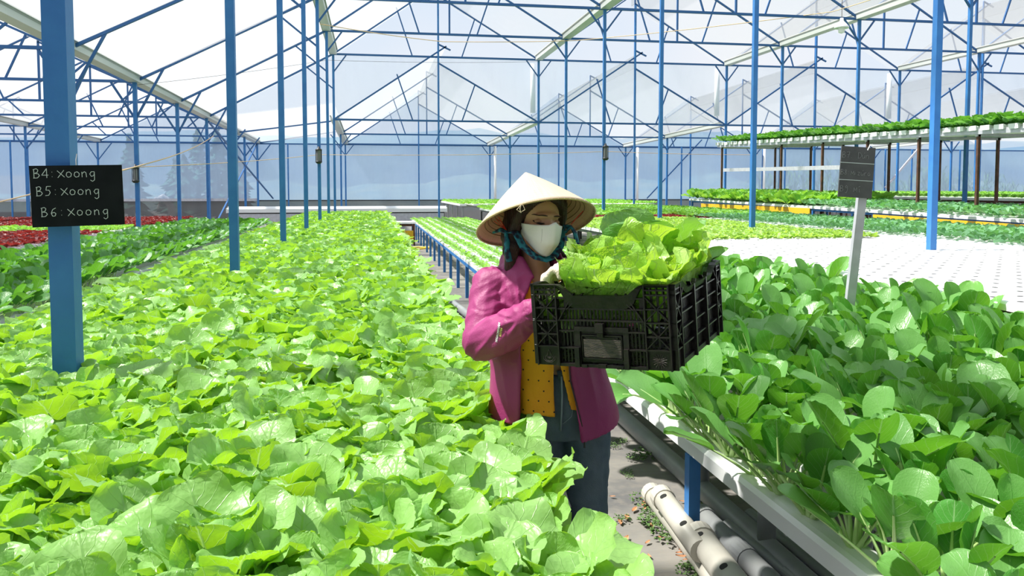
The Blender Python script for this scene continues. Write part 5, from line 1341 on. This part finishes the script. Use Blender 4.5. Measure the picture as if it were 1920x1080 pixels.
spots = [(.06, .07, .085, 'at the front left corner, by the glove'), (.18, .075, .075, 'in the front middle, low over the rim'), (.30, .08, .085, 'at the front right corner'),
         (.07, .21, .10, 'second row left'), (.19, .20, .12, 'second row middle'), (.31, .22, .10, 'second row right'), (.07, .34, .10, 'third row left'), (.20, .34, .13, 'third row middle'), (.31, .36, .10, 'third row right'), (.10, .44, .10, 'back left corner')]
for i, (x, y, z, w) in enumerate(spots):
    sc2 = dict(LK); rr = random.Random(i); sc2['L'] = LK['L'] * rr.uniform(.9, 1.05)
    head('crisp_lettuce', 40 + i, 'crisp', (x, y, z), 'frilly light green lettuce head in the crate, ' + w, 'lettuce heads in the crate', (rr.uniform(-.15, .1), rr.uniform(-.15, .15)), **sc2)
for i, (x, y, z, w, L_, W_, az, tl) in enumerate(((.17, .43, .15, 'standing tallest at the back of the crate', .20, .135, 0, (.12, .05)), (.33, .45, .08, 'leaning over the far right corner of the crate', .16, .07, 0, (.1, .2)))):
    head('collard_green', 71 + i * 3, 'collard', (x, y, z), 'broad dark green leafy head ' + w, 'broad leafed greens in the crate', tl, n=5 if i == 0 else 4, L=L_, W=W_, pet=.08, el=(66, 86), bend=(0, 30), cup=.18, wave=.06, freq=1.2, nu=14, nv=16, a=.45, b=.30, serr=.02, ruff=.02, stalk=.006)
# ================================================================ SIGNS
G = {  # strokes of chalk letters in a unit cell: x 0..1, y 0 (baseline) .. 1 (cap height)
 'B': [[(.1, .95), (.1, 0)], [(.0, .9), (.4, 1), (.6, .85), (.5, .6), (.15, .5)], [(.15, .5), (.6, .45), (.75, .25), (.5, .02), (0, 0)]],
 '4': [[(.65, 0), (.65, 1), (.05, .3), (.85, .3)]],
 '5': [[(.8, 1), (.3, 1), (.2, .6), (.55, .6), (.7, .35), (.5, .05), (.1, .02)]],
 '6': [[(.7, .9), (.35, .75), (.15, .35), (.3, .03), (.6, .05), (.7, .3), (.5, .45), (.2, .35)]],
 '7': [[(.1, .95), (.75, 1), (.4, 0)], [(.25, .5), (.7, .55)]],
 '8': [[(.6, .9), (.3, .95), (.2, .75), (.6, .4), (.6, .1), (.3, 0), (.15, .2), (.6, .7), (.6, .9)]],
 '9': [[(.7, .8), (.4, 1), (.2, .8), (.35, .6), (.7, .7), (.7, .3), (.5, -.2), (.2, -.15)]],
 ':': [[(.3, .62), (.36, .62)], [(.3, .12), (.36, .12)]], '.': [[(.3, .02), (.36, .02)]], ' ': [],
 'X': [[(0, .75), (.85, .05)], [(.8, .8), (.05, 0)]],
 'o': [[(.5, .62), (.2, .55), (.1, .25), (.3, .03), (.65, .1), (.75, .4), (.5, .62)]],
 'n': [[(.1, .6), (.12, .02)], [(.12, .4), (.4, .62), (.6, .5), (.65, .02)]],
 'g': [[(.65, .6), (.3, .6), (.1, .35), (.3, .08), (.6, .2), (.68, .6), (.65, -.3), (.4, -.45), (.15, -.3)]],
 'D': [[(.1, 1), (.1, 0)], [(0, .95), (.5, .95), (.85, .55), (.6, .1), (.05, 0)]],
 'u': [[(.1, .6), (.15, .1), (.4, .02), (.6, .2), (.65, .6), (.68, .02)], [(.5, .85), (.6, 1.05)]],
 'M': [[(.05, 0), (.15, .75), (.45, .2), (.75, .8), (.85, 0)]],
 'i': [[(.25, .55), (.25, .05)], [(.25, .75), (.28, .8)]], 'I': [[(.3, .55), (.3, .05), (.5, .05)], [(.15, .85), (.4, 1.0), (.5, .95)]],
 'z': [[(.1, .6), (.6, .6), (.15, .05), (.65, .05)]],
 'r': [[(.1, .6), (.15, .0)], [(.14, .4), (.4, .6), (.55, .55)]],
 'a': [[(.6, .55), (.3, .6), (.1, .3), (.3, .03), (.6, .2), (.62, .58), (.68, .02)]],
}
def write(mb, text, x, z, size, adv, y, slope=0.0, th=0.0022):
    for k, ch in enumerate(text):
        for st in G[ch]:
            P = [Vector((x + (k * adv + px * 0.8) * size, y, z + (py + slope * k) * size)) for px, py in st]
            for a, b in zip(P[:-1], P[1:]):
                if (b - a).length > 1e-5: mb.bar(a, b, th, 0.0012, up=(0, 1, 0))
# black board hanging on the chalkboard post
c = at_y(142, 367, 3.36)
root = empty('chalkboard', (c[0], 3.385, c[2])); tag(root, 'black chalkboard with three chalk lines hanging on the thick blue post', 'chalkboard')
root.rotation_euler = (0, 0, R(-22))
root.rotation_euler = (0, R(-1.3), R(10))
bw, bh = 0.322, 0.237
b0 = MB(); b0.box(-bw / 2, bw / 2, -0.008, 0.0, -bh / 2, bh / 2); b0.build('board', M['board'], root)
t = MB()
write(t, 'B4:Xoong', -bw * .46, bh * .30, 0.036, 0.76, -0.0095, -0.0)
write(t, 'B5:Xoong', -bw * .44, bh * .01, 0.036, 0.78, -0.0095, 0.0)
write(t, 'B6:Xoong', -bw * .40, -bh * .33, 0.036, 0.84, -0.0095, 0.0)
t.build('chalk_writing', M['chalk'], root)
MB().tube([(0.0, -0.004, bh / 2 - .012), (0.0, -.004, bh / 2 + .02), (0.003, .004, bh / 2 + .045)], 0.002, 6).build('hook', M['metal'], root)
# board on a leaning pole, flare haze painted into it as grey
foot = Vector((2.65, 4.22, 0.0))
root = empty('sign_post', foot); tag(root, 'leaning pale metal sign pole with a flare greyed three line chalkboard in the bok choy', 'sign')
root.rotation_euler = (0, R(5.2), -YAW * 0.6)
MB().box(-.025, .025, -.015, .015, 0, 1.55).build('pole', M['metal'], root)
g = MB(); g.box(-.100, .100, -.026, -.018, 1.505, 1.795); bo = g.build('board', M['board2'], root); bo.rotation_euler = (0, R(-2), 0)
l = MB(); l.box(-.100, .100, -.0275, -.026, 1.700, 1.704); l.box(-.100, .100, -.0275, -.026, 1.602, 1.606); l.build('dividing_lines', M['chalk'], bo)
t = MB()
write(t, 'B7. Dun', -.095, 1.73, 0.034, 0.68, -.0275)
write(t, 'B8:Mizura', -.097, 1.633, 0.030, 0.66, -.0275)
write(t, 'B9:MI', -.094, 1.537, 0.034, 0.78, -.0275)
t.build('chalk_writing', mat('faint_chalk', (0.26, 0.26, 0.27), 0.9), bo)
MB().tube([(-.01, -.028, 1.78), (.0, -.03, 1.81), (.02, -.02, 1.815)], 0.003, 6).build('clip', M['white'], root)

# ================================================================ PIPES, WEEDS, LITTER
def pipe(a, b, r, m, label, holes=(), cap=True, coll=()):
    a, b = Vector(a), Vector(b); root = MB().tube([a, b], r, 18).build('plastic_pipe', m, None, False); smooth(root.data)
    root.data.polygons[-1].use_smooth = False; root.data.polygons[-2].use_smooth = False
    tag(root, label, 'pipe')
    d = (b - a).normalized()
    if cap: MB().tube([a - d * .006, a + d * .055], r * 1.12, 18).build('end_cap', M['greylight'] if m is M['greylight'] else M['grey'], root, False)
    for t in coll: MB().tube([a + d * (t - .04), a + d * (t + .04)], r * 1.1, 18).build('coupling', m, root)
    if holes:
        for t, side in holes:
            p = a + d * t; n = (Vector((side, -0.35 * abs(side) - .2, 0.9))); n = (n - d * n.dot(d)).normalized()
            MB().tube([p + n * (r - .012), p + n * (r + .001)], 0.016, 12).build('hole', M['dark'], root)
    return root
def pz(u, v, z): return at_z(u, v, z)
pipe(pz(1222, 925, .05), pz(1700, 1560, .05), .047, M['greylight'], 'cream plastic pipe lying outermost beside the blue bench leg', ())
pipe(pz(1240, 930, .14), pz(1316, 1034, .13), .047, M['greylight'], 'short cream pipe with dark holes ending at the blue leg, on top of the other', ((.10, -.5), (.38, -.5)))
pipe(pz(1310, 1005, .13), pz(1680, 1500, .13), .055, M['greylight'], 'cream pipe with round dark holes in front of the blue leg', ((.09, -.55), (.36, -.55), (.62, -.55)))
pipe(pz(1315, 965, .06), pz(1660, 1300, .06), .045, M['grey'], 'grey capped pipe under the right bench edge', (), True, (.42,))
pipe(pz(1363, 985, .05), pz(1800, 1330, .05), .028, M['grey'], 'thin grey pipe lying beside the capped grey pipe', (), False, (.5,))
pipe(pz(1405, 965, .05), pz(1900, 1350, .05), .03, M['grey'], 'thin grey pipe deep under the right bench', (), False)
for i, (x, y) in enumerate(((1.62, 3.72), (1.62, 3.05), (1.62, 2.4))):
    root = MB().tube([(x, y, 0), (x, y, .43)], .038, 16).build('drain_pipe', M['grey'], None, True); tag(root, 'short upright grey drain pipe under the right bench, %s from the camera' % ORD[2 - i], 'pipe', 'drain pipes under the right bench')
    MB().tube([(x, y, 0), (x, y, .06)], .052, 16).build('socket', M['grey'], root, True)
tag(MB().tube([(1.62, .4, .05), (1.62, 7.2, .05)], .05, 14).build('main_pipe', M['grey'], None, True), 'long grey main pipe lying under the right bench', 'pipe')
tag(MB().tube([(1.50, .4, .40), (1.50, 7.2, .40)], .022, 10).build('feed_pipe', M['grey'], None, True), 'grey feed pipe slung below the right channels', 'pipe')
tag(MB().tube([(1.25, 8.0, .05), (0.9, 12, .05)], .05, 10).build('floor_pipe', M['grey'], None, True), 'grey pipe across the aisle floor behind the grower', 'pipe')
tag(MB().tube([(0.55, 20.5, .04), (0.8, 20.0, .03), (1.1, 20.1, .05), (1.5, 20.6, .05), (1.2, 21.0, .04), (.8, 20.9, .03)], .02, 8).build('garden_hose', M['hose'], None, True), 'yellow hose curled on the floor at the far end of the aisle', 'hose')
tag(MB().box(0.28, 1.3, 4.55, 4.62, 0.0, 0.05).build('timber_batten', mat('dark_wood', (.05, .04, .035), .8)), 'dark wooden batten across the aisle behind the grower', 'batten')
def weed_mesh(seed, n=46, r=.07):
    rng = random.Random(seed); V = []; F = []
    for i in range(n):
        a = rng.uniform(0, 6.28); d = r * math.sqrt(rng.random()); x, y = d * math.cos(a), d * math.sin(a); b = rng.uniform(0, 6.28); l = rng.uniform(.008, .02); h = rng.uniform(0.003, .03)
        k = len(V); V += [(x, y, h), (x + l * math.cos(b + .5), y + l * math.sin(b + .5), h + .006), (x + 1.6 * l * math.cos(b), y + 1.6 * l * math.sin(b), h), (x + l * math.cos(b - .5), y + l * math.sin(b - .5), h + .006)]
        F.append((k, k + 1, k + 2, k + 3))
    me = bpy.data.meshes.new('weed'); me.from_pydata(V, [], F); me.materials.append(M['weed']); return me
wm = [weed_mesh(i) for i in range(4)]
rng = random.Random(12)
for (u, v, s) in ((1205, 940, .9), (1215, 960, .8), (1235, 985, 1.3), (1250, 1000, 1.2), (1262, 1012, 1.2), (1225, 975, .7), (1190, 860, .9), (1215, 858, 1.2), (1240, 856, 1.1), (1165, 830, .7), (1150, 838, .6), (1175, 888, .5), (1310, 1070, 1), (1330, 930, .5), (1308, 943, .6), (1165, 975, .6), (1180, 895, .4), (1292, 1075, 1.0)):
    o = bpy.data.objects.new('weed_tuft', wm[rng.randrange(4)]); COL.objects.link(o); p = at_z(u, v, 0.004); o.location = (p[0], p[1], .006); o.scale = (s, s, s); o.rotation_euler.z = rng.uniform(0, 6.28)
    tag(o, 'low green weed tuft on the aisle floor beside the pipes', 'weed', 'weeds on the aisle floor')
def dry(seed):
    rng = random.Random(seed); V = []; F = []; n = 5
    for i in range(n + 1):
        t = i / n; w = .011 * math.sin(math.pi * min(max(t, .03), .97)) + .001
        for s in (-1, 0, 1): V.append((t * .06, s * w, .002 + .004 * abs(s) + .003 * math.sin(t * 5 + seed)))
    for i in range(n):
        for j in range(2): F.append((i * 3 + j, i * 3 + j + 1, i * 3 + j + 4, i * 3 + j + 3))
    me = bpy.data.meshes.new('dry_leaf'); me.from_pydata(V, [], F); me.materials.append(M['deadleaf']); return me
dm = [dry(i) for i in range(3)]
for i in range(42):
    if i < 26: u, v = rng.gauss(1312, 22), rng.gauss(1042, 10)
    else: u, v = rng.uniform(1150, 1290), rng.uniform(930, 1075)
    p = at_z(u, v, 0); o = bpy.data.objects.new('dry_leaf', dm[i % 3]); COL.objects.link(o); o.location = (p[0], p[1], .010 + (.012 * (i % 3) if i < 26 else 0)); s = rng.uniform(.5, 1.1); o.scale = (s, s, s); o.rotation_euler.z = rng.uniform(0, 6.28)
    tag(o, 'dry brown leaf scrap piled at the foot of the blue bench leg' if i < 26 else 'dry brown leaf scrap scattered on the aisle floor', 'dry leaf', 'dry leaves at the bench leg' if i < 26 else 'dry leaves on the aisle floor')
# stooping worker outside, seen through the net
def worker():
    p = at_y(318, 395, 41.5); root = empty('person', (p[0], 41.5, 0)); tag(root, 'person in pale clothes stooping outside behind the grey net', 'person')
    b = MB(); b.tube([(0, 0, 0.0), (0.0, 0, .45), (-.02, 0, .85)], [.07, .08, .10], 10); b.tube([(.22, 0, 0.0), (.2, 0, .45), (.1, 0, .85)], [.07, .08, .10], 10)
    b.tube([(0, 0, .8), (-.1, 0, 1.0), (-.32, 0, 1.15), (-.5, 0, 1.12)], [.15, .17, .19, .1], 12); b.ell((-.62, 0, 1.06), (.10, .09, .12)); b.tube([(-.45, .1, 1.1), (-.5, .1, .8), (-.55, 0, .6)], [.06, .05, .04], 8)
    o = b.build('body', mat('worker_pale', (.55, .5, .45), .8), root, True)
    m = o.modifiers.new('r', 'REMESH'); m.mode = 'VOXEL'; m.voxel_size = .03; m.use_smooth_shade = True
worker()
